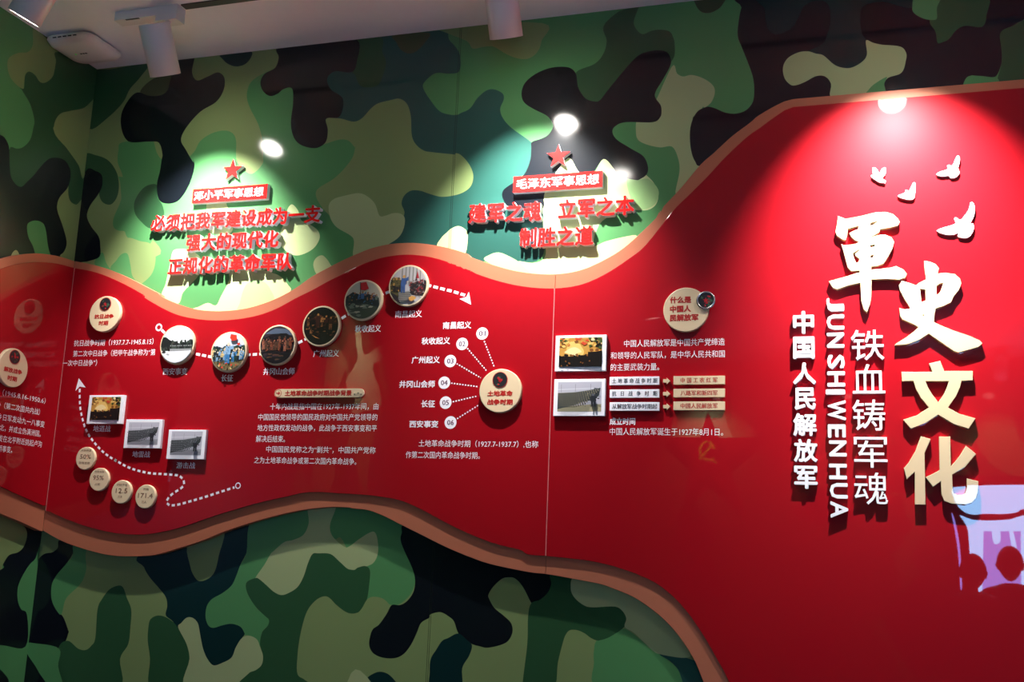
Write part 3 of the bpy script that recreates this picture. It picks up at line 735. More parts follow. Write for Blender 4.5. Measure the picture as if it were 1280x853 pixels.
UA = XL + W_RED + .0005
UB = XL + W_BOARD
G2 = .0012
pl_board = cut(tO, UB, SEAM - G2 / 2) + cut(bO, UB, SEAM - G2 / 2)[::-1]
pl_face = cut(tI, UA, SEAM - G2) + cut(bI, UA, SEAM - G2)[::-1]
PANEL_M, OM = make_panel('m', UB, SEAM, pl_board, pl_face, 'long red wave panel with the row of round pictures, left of the seam')
pr_board = cut(tO, SEAM + G2 / 2, PANEL_R) + cut(bO, SEAM + G2 / 2, PANEL_R)[::-1]
pr_face = cut(tI, SEAM + G2, PANEL_R) + cut(bI, SEAM + G2, PANEL_R)[::-1]
PANEL_R_, OR = make_panel('m', SEAM, PANEL_R, pr_board, pr_face, 'tall red wave panel that carries the big gold title, right of the seam')
# the panel on the left wall
lt_o = smooth_open([Wl(x, y, W_BOARD) for x, y in Z4([(-90, 150), (0, 110), (50, 92), (120, 78), (200, 72), (300, 85), (392, 112)])], 4)
lt_i = smooth_open([Wl(x, y, W_RED) for x, y in Z4([(-90, 195), (0, 158), (60, 138), (120, 125), (200, 119), (300, 126), (390, 148)])], 4)
lb_o = smooth_open([Wl(x, y, W_BOARD) for x, y in cr(0, 470, 4.265, [(-90, 700), (0, 735), (100, 775), (215, 828)])], 4)
lb_i = smooth_open([Wl(x, y, W_RED) for x, y in cr(0, 470, 4.265, [(-90, 555), (0, 590), (100, 635), (228, 692)])], 4)


def ext_left(p):      # runs on along the left wall in a gentle wave
    u0, v0 = p[0]
    sl = max(-.5, min(.5, (p[1][1] - v0) / (p[1][0] - u0)))
    n = 14
    return [(u0 - .4 * (n - i) / n, v0 - sl * .35 * math.sin(.4 * (n - i) / n / .35)) for i in range(n)] + p


ydl = DW - W_RED
lt_o, lt_i, lb_o, lb_i = map(ext_left, (lt_o, lt_i, lb_o, lb_i))
LU0 = max(q[0][0] for q in (lt_o, lt_i, lb_o, lb_i)) + .001
PANEL_L, OL = make_panel('l', LU0, DW - W_BOARD, cut(lt_o, LU0, DW - W_BOARD - .0005) + cut(lb_o, LU0, DW - W_BOARD - .0005)[::-1],
                         cut(lt_i, LU0, ydl - .001) + cut(lb_i, LU0, ydl - .001)[::-1], 'red wave panel on the left wall, beyond the corner')

M_SEAM = mat('acrylic_edge', (232, 140, 136), rough=.3)
for root, o, u, lo_, hi_ in ((PANEL_M, OM, SEAM, cut(bI, SEAM - .02, SEAM)[-1][1], cut(tI, SEAM - .02, SEAM)[-1][1]),
                             (PANEL_M, OM, UA + .0006, cut(bI, UA, UA + .02)[0][1], cut(tI, UA, UA + .02)[0][1])):
    mb = MB(); mb.box(u - .0008 - o[0], u + .0008 - o[0], lo_ - o[1], hi_ - o[1], W_BOARD, W_RED + .0002)
    e = link('seam_edge', mb.mesh('seam_edge', [M_SEAM]), root)
    e['label'] = 'light polished edge along the panel seam'

# ---- printing on the panels
WP = W_RED + .0003
PO = {'m': (PANEL_M, OM), 'r': (PANEL_R_, OR), 'l': (PANEL_L, OL)}


def printed(pan, name, lines, bold=0.0, m=None, tilt=False):
    root, o = PO[pan]
    wall = 'l' if pan == 'l' else 'm'
    mb = MB()
    for s, x0, x1, yl, yr, h in lines:
        r = line_rect(wall, x0, x1, yl, yr, h, WP)
        put_text(mb, s, r, WP, 0, bold, o=o)
    return link(name, mb.mesh(name, [m or M_PRINT]), root)


def tl(x0, y0, s, rows):
    return [(t, x0 + a / s, x0 + b / s, y0 + c / s, y0 + d / s, h) for t, a, b, c, d, h in rows]


printed('m', 'printed_paragraph', tl(0, 300, 4.265, [
    ('抗日战争时期（1937.7.7-1945.8.15）', 395, 818, 550, 543, 8.0),
    ('第二次中日战争（把甲午战争称为“第', 390, 828, 606, 600, 8.0),
    ('一次中日战争”）', 335, 517, 658, 655, 8.0)]))
printed('m', 'printed_paragraph', tl(310, 460, 4.265, [
    ('十年内战是指中国在1927年-1937年间，由', 118, 695, 207, 206, 8.4),
    ('中国国民党领导的国民政府对中国共产党领导的', 55, 690, 264, 262, 8.4),
    ('地方性政权发动的战争，此战争于西安事变和平', 50, 687, 322, 321, 8.4),
    ('解决后结束。', 43, 198, 379, 379, 8.4),
    ('中国国民党称之为“剿共”，中国共产党称', 97, 680, 437, 438, 8.4),
    ('之为土地革命战争或第二次国内革命战争。', 33, 578, 494, 498, 8.4)]))
printed('m', 'printed_paragraph', tl(490, 390, 4.06, [
    ('土地革命战争时期（1927.7-1937.7）,也称', 135, 742, 670, 671, 9.0),
    ('作第二次国内革命战争时期。', 70, 446, 727, 728, 8.8)]))
for t, x0, x1, yl, yr, h in tl(180, 320, 4.741, [('西安事变', 112, 257, 687, 684, 8.6), ('长征', 457, 528, 726, 723, 8.6), ('井冈山会师', 707, 893, 686, 684, 8.6)]) \
        + tl(370, 310, 5.016, [('广州起义', 108, 270, 664, 660, 8.8), ('秋收起义', 370, 533, 509, 505, 8.8), ('南昌起义', 622, 790, 417, 413, 8.8)]) \
        + tl(95, 480, 7.53, [('地道战', 162, 326, 425, 420, 7.8), ('地雷战', 530, 698, 665, 662, 7.8), ('游击战', 945, 1122, 770, 768, 7.8)]):
    printed('m', 'printed_caption', [(t, x0, x1, yl, yr, h)], 0.02)
for t, x0, x1, yl, yr, h in tl(490, 390, 4.06, [('南昌起义', 258, 402, 69, 67, 9), ('秋收起义', 150, 295, 149, 146, 9), ('广州起义', 100, 243, 245, 243, 9),
                                               ('井冈山会师', 37, 218, 368, 367, 9), ('长征', 148, 218, 467, 467, 9), ('西安事变', 88, 235, 570, 570, 9)]):
    printed('m', 'printed_caption', [(t, x0, x1, yl, yr, h)], 0.024)
printed('r', 'printed_paragraph', tl(680, 340, 3.876, [
    ('中国人民解放军是中国共产党缔造', 388, 876, 346, 340, 9.0),
    ('和领导的人民军队，是中华人民共和国', 323, 876, 404, 400, 9.0),
    ('的主要武装力量。', 323, 558, 462, 460, 9.0)]))
printed('r', 'printed_heading', tl(680, 340, 3.876, [('成立时间', 318, 442, 726, 724, 9.2)]), 0.03)
printed('r', 'printed_paragraph', tl(680, 340, 3.876, [('中国人民解放军诞生于1927年8月1日。', 318, 868, 776, 774, 9.2)]))
for row in tl(0, 470, 4.265, [
        ('时期（1945.8.16-1950.6）', -70, 243, 72, 134, 8.2), ('争（第二次国共内战）', -20, 213, 150, 194, 8.2),
        ('乡日军发动九一八事变', -12, 237, 214, 262, 8.2), ('北，并成立伪满洲国。', 0, 217, 270, 316, 8.2),
        ('发在北平附近挑起卢沟', -8, 222, 328, 370, 8.2), ('桥事变。', -10, 65, 380, 402, 8.2)]):
    printed('l', 'printed_line', [row], 0.0)


def px_path(pts, wall='m', w=WP):
    f = WALLS[wall][1]
    return [f(x, y, w) for x, y in pts]


def dashes(mb, path, dash, gap, wid, o, w=WP):
    """short flat dashes along a polyline given in wall coordinates"""
    pos, on, acc = 0.0, True, 0.0
    seg, cur = [], None
    pts = [Vector(p) for p in path]
    cur = [pts[0]]
    left = dash
    for a, b in zip(pts[:-1], pts[1:]):
        L = (b - a).length
        if L < 1e-6:
            continue
        d = (b - a) / L
        s = 0.0
        while L - s > left:
            s += left
            p = a + d * s
            if on:
                cur.append(p); seg.append(cur)
            cur = [p]
            on = not on
            left = dash if on else gap
        left -= L - s
        if on:
            cur.append(b)
    if on and len(cur) > 1:
        seg.append(cur)
    for sg in seg:
        a, b = sg[0], sg[-1]
        if (b - a).length < 1e-4:
            continue
        d = (b - a).normalized()
        n = Vector((-d.y, d.x)) * wid / 2
        q = [a - n, b - n, b + n, a + n]
        mb.quads([(p.x - o[0], p.y - o[1]) for p in q], w)


def ring(mb, c, r0, r1, o, w=WP, n=32):
    for i in range(n):
        a, b = 2 * math.pi * i / n, 2 * math.pi * (i + 1) / n
        mb.quads([(c[0] - o[0] + r * math.cos(t), c[1] - o[1] + r * math.sin(t)) for r, t in ((r1, a), (r1, b), (r0, b), (r0, a))], w)


mb = MB()
p = smooth_open(px_path(cr(0, 470, 4.265, [(425, 70), (425, 130), (430, 185), (445, 250), (470, 310), (510, 365), (560, 415), (620, 455)])
                        + cr(140, 515, 6.56, [(20, 390), (90, 435), (165, 468), (240, 490), (320, 505), (400, 510), (470, 515), (540, 522), (580, 550), (592, 590), (570, 625), (500, 670), (455, 715), (452, 755), (480, 768), (540, 762), (640, 735), (760, 700), (880, 660), (1005, 620)])), 6)
dashes(mb, p, .0115, .0085, .0072, OM)
ring(mb, px_path(cr(140, 515, 6.56, [(1033, 606)]))[0], .0065, .0098, OM)
mb.tri_poly([(a - OM[0], b - OM[1]) for a, b in px_path(Z4([(420, 738), (457, 788), (425, 782), (402, 806)]))], WP)
link('printed_dashed_arrow', mb.mesh('printed_dashed_arrow', [M_PRINT]), PANEL_M)
mb = MB()
c6, c7 = (lambda q: cr(180, 320, 4.741, q)), (lambda q: cr(370, 310, 5.016, q))
p = px_path(c6([(105, 440), (197, 527), (300, 580), (400, 600), (503, 595), (690, 582), (790, 560), (900, 520)]) + c7([(20, 595), (160, 515), (290, 440), (330, 415), (423, 355), (545, 290), (580, 278), (705, 225), (840, 237), (900, 253), (980, 272), (1060, 297)]))
dashes(mb, p, .0155, .0075, .0085, OM)
ring(mb, px_path(c6([(88, 424)]))[0], .0075, .0125, OM)
mb.tri_poly([(a - OM[0], b - OM[1]) for a, b in px_path(c7([(1098, 356), (1084, 275), (1068, 308), (1025, 320)]))], WP)
link('printed_dashed_arrow', mb.mesh('printed_dashed_arrow', [M_PRINT]), PANEL_M)
cq = lambda q: cr(490, 390, 4.06, q)
for a, b in (((468, 148), (520, 283)), ((382, 185), (480, 300)), ((328, 263), (450, 335)), ((300, 362), (435, 380)), ((308, 457), (435, 427)), ((330, 543), (442, 472))):
    mb = MB()
    dashes(mb, px_path(cq([a, b])), .0045, .0042, .0035, OM)
    link('printed_dotted_line', mb.mesh('printed_dotted_line', [M_PRINT]), PANEL_M)
for s, c in (('01', (458, 110)), ('02', (356, 163)), ('03', (296, 250)), ('04', (265, 360)), ('05', (272, 461)), ('06', (297, 562))):
    u, v = px_path(cq([c]))[0]
    mb = MB()
    mb.tri_poly(circle(.0185, 40, (u - OM[0], v - OM[1])), WP, 0)
    put_text(mb, s, (u - .0105, u + .0105, v - .0075, v + .0075), WP + .0002, 1, 0.02, o=OM)
    link('printed_number_dot', mb.mesh('printed_number_dot', [M_PRINT, mat('dot_number', (84, 36, 72), 0.4)]), PANEL_M)

# ------------------------------------------------------------------ things fixed on the panels
EMB_K = mat('emblem_black', (34, 34, 38), 0.35)
EMB_R = mat('emblem_red', (176, 32, 40), 0.35)
EMB_G = mat('emblem_green', (58, 92, 70), 0.35)


def emblem_mb(r, rim):
    mb = MB()
    if rim:
        mb.lathe([(r, 0), (r, .005), (r * .95, .0065), (r * .8, .0065), (r * .78, .005)], 3, 40, cap1=False)
        mb.lathe([(r * .79, .0045), (r * .78, .005)], 0, 40)
        w, k = .0052, .76
    else:
        mb.lathe([(r, 0), (r, .0012)], 3, 40)
        mb.lathe([(r * .93, .0012), (r * .92, .0016)], 0, 40)
        w, k = .0018, .88
    rg = random.Random(int(r * 1e5))
    for i in range(13):
        a, q = rg.random() * 6.28, k * r * math.sqrt(rg.random()) * .8
        lp = rnd_blob(rg, (q * math.cos(a), q * math.sin(a)), r * .16, r * .16)
        lp = [(x * min(1, k * r / max(1e-6, math.hypot(x, y))), y * min(1, k * r / max(1e-6, math.hypot(x, y)))) for x, y in lp]
        mb.tri_poly(lp, w + i * .00003, rg.choice((1, 1, 2, 2, 0)))
    mb.tri_poly(star(r * .34), w + .0006, 1)
    return mb, [EMB_K, EMB_R, EMB_G, M_REDINK if not rim else M_SILVER]


def disc_mb(r, t, m):
    mb = MB()
    mb.lathe([(r - .0006, 0), (r, .0006), (r, t - .0018), (r - .0005, t - .0007), (r - .0018, t)], 0, 64)
    return mb.mesh('disc', [m])


def wall_scale(wall, x, y, w):
    f = WALLS[wall][1]
    return abs(f(x, y - 10, w)[1] - f(x, y + 10, w)[1]) / 20.0


def badge(wall, px, py, ry_px, label, lines, emb=None, rim=False, ink=None, bold=0.045, t=0.013, group='round tan badges'):
    f = WALLS[wall][1]
    u, v = f(px, py, W_RED + t)
    r = ry_px * wall_scale(wall, px, py, W_RED + t)
    me = disc_mb(r, t, M_TAN)
    o = link('round_badge', me, None, wall_at(wall, u, v, W_RED + .0002))
    tag(o, label, 'badge', group)
    for rows in lines:
        mb = MB()
        for s, x0, x1, yl, yr, h in rows:
            put_text(mb, s, line_rect(wall, x0, x1, yl, yr, h, W_RED + t), t + .0003, 0, bold, o=(u, v))
        link('lettering', mb.mesh('lettering', [ink or M_REDINK]), o)
    if emb:
        ex, ey, er = emb
        eu, ev = f(ex, ey, W_RED + t)
        mb, ms = emblem_mb(er * wall_scale(wall, ex, ey, W_RED + t), rim)
        mb.v = [(a + eu - u, b + ev - v, c + (t if not rim else t + .0004)) for a, b, c in mb.v]
        e = link('emblem', mb.mesh('emblem', ms), o)
        e['label'] = 'round dark emblem with red and green marks'
    return o


badge('m', 130.7, 392.6, 22.3, 'tan round badge above the left paragraph, under the first dip of the border',
      [tl(0, 300, 4.265, [('抗日战争', 504, 607, 411, 405, 5.6), ('时期', 527, 578, 446, 442, 5.8)])], (132, 380.4, 8.2))
badge('l', 17.1, 460.0, 24.8, 'tan round badge on the left wall panel, beyond the corner',
      [tl(0, 300, 4.265, [('解放战争', 20, 117, 687, 708, 6.4), ('时期', 40, 90, 735, 744, 6.6)])], (18.3, 446.5, 9.2))
badge('m', 625.2, 488.6, 27.4, 'tan round badge where the six dotted lines meet',
      [tl(490, 390, 4.06, [('土地革命', 484, 613, 416, 413, 7.2), ('战争时期', 484, 613, 460, 456, 7.2)])], (625.2, 475, 9.8))
badge('m', 857.2, 387.2, 27.6, 'tan round badge with a metal medallion at its edge, right of the panel seam',
      [tl(680, 340, 3.876, [('什么是', 610, 714, 138, 134, 8.6), ('中国人', 610, 712, 181, 178, 8.6), ('民解放军', 609, 748, 224, 220, 8.8)])], (882.6, 376.2, 11.6), True)
DK = mat('brown_ink', (96, 52, 40), 0.4)
sb = lambda a: tl(85, 545, 8.53, a)
for cx, cy, rr, label, rows in (
        (185, 240, 122, 'small tan statistics badge reading 50%, highest of four in the lower left arc', [('炸毁桥梁', 140, 250, 162, 154, 2.9), ('50%', 130, 245, 228, 218, 5.6), ('敌军总数', 118, 235, 295, 286, 3.1)]),
        (330, 465, 124, 'small tan statistics badge reading 95%, second of the lower left arc', [('伪军总数', 285, 388, 388, 380, 2.9), ('95%', 268, 382, 452, 444, 5.8), ('占据', 288, 342, 520, 516, 3.1)]),
        (568, 598, 126, 'small tan statistics badge reading 12.5, third of the lower left arc', [('对敌作战', 518, 634, 526, 520, 3.2), ('12.5', 510, 634, 590, 584, 6.0), ('万次', 530, 580, 654, 650, 3.2)]),
        (824, 648, 128, 'small tan statistics badge reading 171.4, last of the lower left arc', [('歼敌', 805, 862, 572, 570, 3.2), ('171.4', 748, 904, 642, 636, 6.2), ('万人', 784, 838, 708, 704, 3.6)])):
    badge('m', 85 + cx / 8.53, 545 + cy / 8.53, rr / 8.53, label, [sb(rows)], None, False, DK, 0.0, 0.010, 'small statistics badges')


# ---- pictures
def pal(*cs):
    return [mat('print_%02x%02x%02x' % c, c, 0.3, 0.4) for c in cs]


class Pic:
    """a small painted or photographic scene, in coordinates -1..1, clipped to a disc or a rectangle"""
    def __init__(s, kind, mats, seed):
        s.mb, s.kind, s.mats, s.w, s.rg = MB(), kind, mats, 0.0, random.Random(seed)

    def clip(s, x, y):
        if s.kind == 'disc':
            h = math.hypot(x, y)
            return (x / h, y / h) if h > 1 else (x, y)
        return (min(1, max(-1, x)), min(1, max(-1, y)))

    def poly(s, pts, c):
        s.w += .00002
        q = [s.clip(*p) for p in pts]
        if s.kind == 'disc' and len(q) < 12:
            d = []
            for a, b in zip(pts, pts[1:] + pts[:1]):
                d += [s.clip(a[0] + (b[0] - a[0]) * t / 10, a[1] + (b[1] - a[1]) * t / 10) for t in range(10)]
            q = d
        s.mb.tri_poly(q, s.w, c)

    def ell(s, x, y, rx, ry, c, n=10):
        s.poly([(x + rx * math.cos(6.2832 * i / n), y + ry * math.sin(6.2832 * i / n)) for i in range(n)], c)

    def blob(s, x, y, rx, ry, c):
        s.poly(rnd_blob(s.rg, (x, y), rx, ry), c)

    def fig(s, x, y, h, coat, skin, leg=None):
        """small standing figure: legs, coat, arm, head"""
        leg = coat if leg is None else leg
        d = s.rg.uniform(-.03, .03)
        s.poly([(x - h * .11, y), (x - h * .02, y), (x, y + h * .45), (x - h * .13, y + h * .45)], leg)
        s.poly([(x + h * .03, y), (x + h * .13, y), (x + h * .12, y + h * .45), (x - h * .01, y + h * .45)], leg)
        s.poly([(x - h * .16, y + h * .42), (x + h * .15, y + h * .42), (x + h * .13 + d, y + h * .8), (x - h * .13 + d, y + h * .8)], coat)
        s.poly([(x + h * .1, y + h * .76), (x + h * .28, y + h * s.rg.uniform(.5, 1.0)), (x + h * .31, y + h * .66), (x + h * .12, y + h * .64)], coat)
        s.ell(x + d, y + h * .89, h * .075, h * .09, skin, 8)


def pic_disc(i):
    if i == 0:       # snow field, dark trees and a crowd
        p = Pic('disc', pal((226, 228, 232), (30, 34, 34), (58, 66, 60), (150, 152, 154), (206, 208, 214)), 1)
        p.ell(0, 0, 1, 1, 0, 64)
        p.poly([(-1, .42), (-.75, .45), (-.4, .22), (-.1, .2), (.2, .05), (.55, .12), (.8, .3), (1, .28), (1, -.34), (-1, -.34)], 2)
        for k in range(70):
            x = p.rg.uniform(-1, 1)
            p.blob(x, p.rg.uniform(-.3, .2), .07, .11, p.rg.choice((1, 1, 2)))
        p.poly([(-1, .5), (-.35, .22), (-.3, .14), (-.6, .1), (-.36, -.4), (-.48, -.42), (-.62, -.1), (-1, -.12)], 1)
        for k in range(14):
            p.fig(-.35 + k * .1, -.38, .36, p.rg.choice((1, 2)), 3, 3)
        p.poly([(-1, -.38), (1, -.34), (.8, -1), (-.8, -1)], 4)
        p.blob(-.75, -.42, .13, .1, 1); p.blob(-.5, -.55, .12, .05, 3)
    elif i == 1:     # soldiers in blue marching under a flag
        p = Pic('disc', pal((196, 202, 218), (54, 110, 160), (40, 62, 52), (206, 178, 122), (206, 56, 40), (112, 96, 66), (220, 196, 170), (38, 44, 50), (126, 158, 190)), 2)
        p.ell(0, 0, 1, 1, 0, 64)
        p.poly([(-1, .35), (-.6, .25), (0, .2), (.6, .4), (1, .3), (1, -.6), (-1, -.6)], 2)
        for k in range(46):
            p.blob(p.rg.uniform(-1, 1), p.rg.uniform(-.5, .35), .09, .08, p.rg.choice((2, 3, 5, 7, 8, 3)))
        p.poly([(-1, -.5), (1, -.5), (.7, -1), (-.7, -1)], 5)
        for x, h in ((-.82, .5), (-.66, .55), (-.5, .55), (-.36, .6), (-.22, .62), (.3, .7), (.46, .75), (.62, .7), (.76, .6), (.88, .5)):
            p.fig(x, p.rg.uniform(-.55, -.4), h, p.rg.choice((3, 8, 7, 1)), 6, p.rg.choice((1, 7, 8, 2)))
        speckle(p, 70, -.9, .9, -.55, .25, (2, 3, 7, 8, 6, 1, 7))
        p.fig(-.02, -.62, 1.15, 8, 6, 1)
        speckle(p, 16, -.14, .1, -.6, .25, (1, 8, 1, 2), .035)
        speckle(p, 24, -.6, .6, -.95, -.6, (5, 3, 2, 4), .06)
        p.poly([(.1, .95), (.45, .88), (.5, .62), (.2, .58), (.05, .75)], 4); p.blob(.6, .42, .12, .09, 4)
    elif i == 2:     # dusk gathering
        p = Pic('disc', pal((52, 42, 48), (24, 20, 24), (112, 60, 44), (80, 92, 112), (150, 90, 70), (84, 58, 46)), 3)
        p.ell(0, 0, 1, 1, 0, 64)
        p.poly([(-.8, .6), (-.2, .9), (.5, .85), (.9, .5), (.2, .6)], 3)
        p.poly([(-1, .3), (-.3, .6), (.5, .62), (1, .35), (1, 0), (-1, 0)], 1)
        for k in range(40):
            p.blob(p.rg.uniform(-.9, .9), p.rg.uniform(-.3, .45), .08, .08, p.rg.choice((1, 2, 5, 1)))
        for k in range(11):
            p.fig(-.8 + k * .16, p.rg.uniform(-.35, -.2), .6, p.rg.choice((1, 2, 4, 5)), 4)
        speckle(p, 80, -.8, .8, -.3, .4, (1, 2, 1, 5, 4, 0))
        p.poly([(-1, -.4), (-.3, -.3), (.4, -.45), (1, -.35), (.6, -1), (-.6, -1)], 1)
        for k in range(14):
            p.blob(p.rg.uniform(-.7, .6), p.rg.uniform(-.85, -.4), .16, .05, p.rg.choice((5, 0)))
    elif i == 3:     # night fight lit by fire
        p = Pic('disc', pal((20, 17, 16), (92, 52, 28), (178, 120, 66), (60, 30, 24), (130, 84, 50)), 4)
        p.ell(0, 0, 1, 1, 0, 64)
        p.blob(-.2, .45, .4, .2, 3); p.blob(-.15, .5, .25, .12, 1)
        for x, y, h in ((-.75, 0, .5), (-.2, -.1, .8), (.3, -.15, .75), (.55, -.2, .7), (.8, -.2, .75), (-.55, -.6, .5), (.05, -.05, .6)):
            p.fig(x, y, h, p.rg.choice((1, 2, 3, 4)), 2, p.rg.choice((0, 3, 4)))
        for k in range(26):
            p.blob(p.rg.uniform(-.85, .85), p.rg.uniform(-.5, .6), .08, .04, p.rg.choice((1, 4, 3)))
        speckle(p, 70, -.8, .85, -.55, .6, (0, 0, 1, 3, 0))
        p.poly([(-.5, -.45), (-.2, -.6), (0, -.68), (-.25, -.63)], 2)
    elif i == 4:     # flag over a crowd on rocks
        p = Pic('disc', pal((176, 166, 146), (34, 40, 42), (60, 92, 128), (168, 30, 38), (96, 104, 92), (146, 142, 126), (52, 58, 50), (150, 96, 60)), 5)
        p.ell(0, 0, 1, 1, 0, 64)
        p.poly([(-1, .2), (-.6, .45), (-.2, .3), (.4, .2), (.9, .1), (1, -.6), (-1, -.6)], 1)
        for x, h, c in ((-.5, .7, 1), (-.2, .7, 2), (-.05, .75, 2), (.3, .7, 1), (.5, .62, 7), (.75, .55, 4), (-.75, .5, 6)):
            p.fig(x, -.25, h, c, 7, 1)
        speckle(p, 60, -.85, .8, -.2, .35, (1, 1, 2, 6, 7))
        p.poly([(-1, -.2), (-.4, -.4), (.1, -.2), (.6, -.3), (1, -.5), (.6, -1), (-.6, -1)], 6)
        for k in range(26):
            p.blob(p.rg.uniform(-.8, .6), p.rg.uniform(-.85, -.2), .17, .06, p.rg.choice((4, 5, 6, 4)))
        p.poly([(-.2, .92), (.15, .96), (.32, .6), (.1, .5), (-.15, .55)], 3)
        p.poly([(-.2, .95), (-.16, .95), (-.1, .1), (-.14, .1)], 1)
    else:            # speaker on steps, crowd both sides
        p = Pic('disc', pal((172, 166, 166), (60, 84, 130), (92, 82, 52), (44, 40, 42), (150, 44, 52), (128, 124, 118), (190, 140, 76), (98, 62, 58)), 6)
        p.ell(0, 0, 1, 1, 0, 64)
        for k in range(6):
            p.poly([(-.4 + k * .2, 1), (-.33 + k * .2, 1), (-.33 + k * .2, .1), (-.4 + k * .2, .1)], 5)
        p.poly([(-1, .4), (-.55, .45), (-.4, -.3), (-.6, -.8), (-1, -.4)], 2)
        p.poly([(.1, .1), (.5, .2), (1, .25), (1, -.6), (.2, -.5)], 3)
        for k in range(60):
            p.blob(p.rg.uniform(.05, .95), p.rg.uniform(-.45, .28), .06, .06, p.rg.choice((3, 4, 7, 5, 3)))
        for x in (-.8, -.65, -.5):
            p.fig(x, -.3, .75, 2, 6, 3)
        speckle(p, 40, -.95, -.45, -.3, .45, (2, 3, 6, 2))
        speckle(p, 70, .1, .95, -.5, .3, (3, 3, 0, 4, 7), .035)
        p.poly([(-.5, -.35), (.1, -.3), (.35, -.75), (-.45, -.85)], 5)
        for k in range(5):
            p.poly([(-.48, -.4 - k * .09), (.2, -.38 - k * .09), (.2, -.41 - k * .09), (-.48, -.43 - k * .09)], 3)
        p.fig(-.25, -.38, .95, 1, 6, 1)
        p.poly([(-1, -.3), (-.6, -.5), (-.3, -1), (-.8, -1)], 3)
        p.blob(.25, -.7, .26, .13, 6); p.poly([(.45, .35), (.5, .75), (.62, .35)], 4)
    return p


def speckle(p, n, x0, x1, y0, y1, cs, r=.045):
    for k in range(n):
        p.blob(p.rg.uniform(x0, x1), p.rg.uniform(y0, y1), r * p.rg.uniform(.5, 1.2), r * p.rg.uniform(.5, 1.3), p.rg.choice(cs))


def pic_rect(kind, seed):
    if kind == 'gold':
        p = Pic('rect', pal((190, 140, 66), (24, 20, 18), (226, 184, 104), (70, 84, 44), (196, 72, 44), (120, 74, 36), (232, 206, 150)), seed)
        p.poly([(-1, -1), (1, -1), (1, 1), (-1, 1)], 0)
        p.blob(-.3, .15, .6, .55, 2); p.blob(-.35, .0, .35, .3, 6)
        for k in range(34):
            p.blob(p.rg.uniform(-1, 1), p.rg.uniform(.4, 1), .1, .1, p.rg.choice((5, 0, 2, 4, 3)))
        for k in range(18):
            p.blob(p.rg.uniform(.45, 1), p.rg.uniform(.2, 1), .1, .12, p.rg.choice((3, 3, 1, 6)))
        p.blob(.15, .6, .14, .12, 4)
        p.poly([(-1, -.35), (-.5, -.3), (0, -.25), (.5, -.1), (1, .1), (1, -1), (-1, -1)], 1)
        for k in range(22):
            p.fig(-.95 + k * .085, -1, p.rg.uniform(.7, 1.0), 1, p.rg.choice((1, 5, 1)))
        for x in (.55, .8):
            p.fig(x, -1, 1.25, 1, 5)
        for k in range(8):
            p.blob(p.rg.uniform(-.9, .9), p.rg.uniform(-.95, -.6), .04, .07, 5)
    else:
        p = Pic('rect', pal((186, 184, 196), (40, 42, 48), (92, 94, 104), (206, 206, 214), (66, 72, 72), (150, 150, 158) if kind == 'grey' else (166, 158, 128)), seed)
        p.poly([(-1, -1), (1, -1), (1, 1), (-1, 1)], 0)
        p.poly([(-1, .45), (1, .55), (1, .62), (-1, .52)], 3)
        for x in (-.85, -.2, .5):
            p.poly([(x, .85), (x + .012, .85), (x + .012, .3), (x, .3)], 2)
        p.poly([(-1, -1), (1, -1), (1, -.5), (.3, -.55), (-1, -.7)], 5)
        p.poly([(-1, .25), (-.2, .3), (.5, .45), (.95, .6), (.9, .1), (.7, -.2), (.2, -.35), (-.3, -.6), (-1, -.85)], 4)
        for r in range(9):
            for k in range(20):
                x = -1 + k * .1 + r * .02
                y = .22 - r * .11 + max(0, x + .2) * (.22 + r * .03)
                if x < .9 - r * .07:
                    p.poly([(x, y - .09), (x + .06, y - .09), (x + .055, y), (x + .005, y)], 1)
                    p.ell(x + .03, y + .025, .022, .028, 5, 6)
        p.fig(.66, -.7, .9, 1, 2); p.blob(.78, .52, .16, .06, 2); speckle(p, 40, -1, .6, -.7, .2, (2, 1, 4, 5), .03)
    return p


RP = [  # round pictures: pixel centre, pixel radius
    (221.3, 431.2, 24.4, 'round picture of a snowy field with dark trees, leftmost of the six along the arrow'),
    (285.8, 440.2, 25.2, 'round picture of soldiers in blue marching under a red flag'),
    (346.5, 431.4, 25.2, 'round dark picture of a dusky gathering, lowest right of the dip'),
    (401.3, 407.8, 25.4, 'round nearly black picture of a night fight, fourth along the arrow'),
    (453.7, 375.3, 25.3, 'round picture of a crowd on rocks with a red flag above'),
    (510.3, 357.2, 25.8, 'round picture of a speaker on steps, nearest the arrowhead'),
]
for i, (x, y, rp, label) in enumerate(RP):
    t = .012
    u, v = Wm(x, y, W_RED + t)
    r = rp * wall_scale('m', x, y, W_RED + t)
    o = link('round_picture', disc_mb(r, t, M_TAN), None, wall_at('m', u, v, W_RED + .0002))
    tag(o, label, 'picture', 'round pictures along the dashed arrow')
    p = pic_disc(i)
    k = r * .92
    p.mb.v = [(a * k, b * k, c + t + .0002) for a, b, c in p.mb.v]
    link('picture_print', p.mb.mesh('picture_print', p.mats), o)


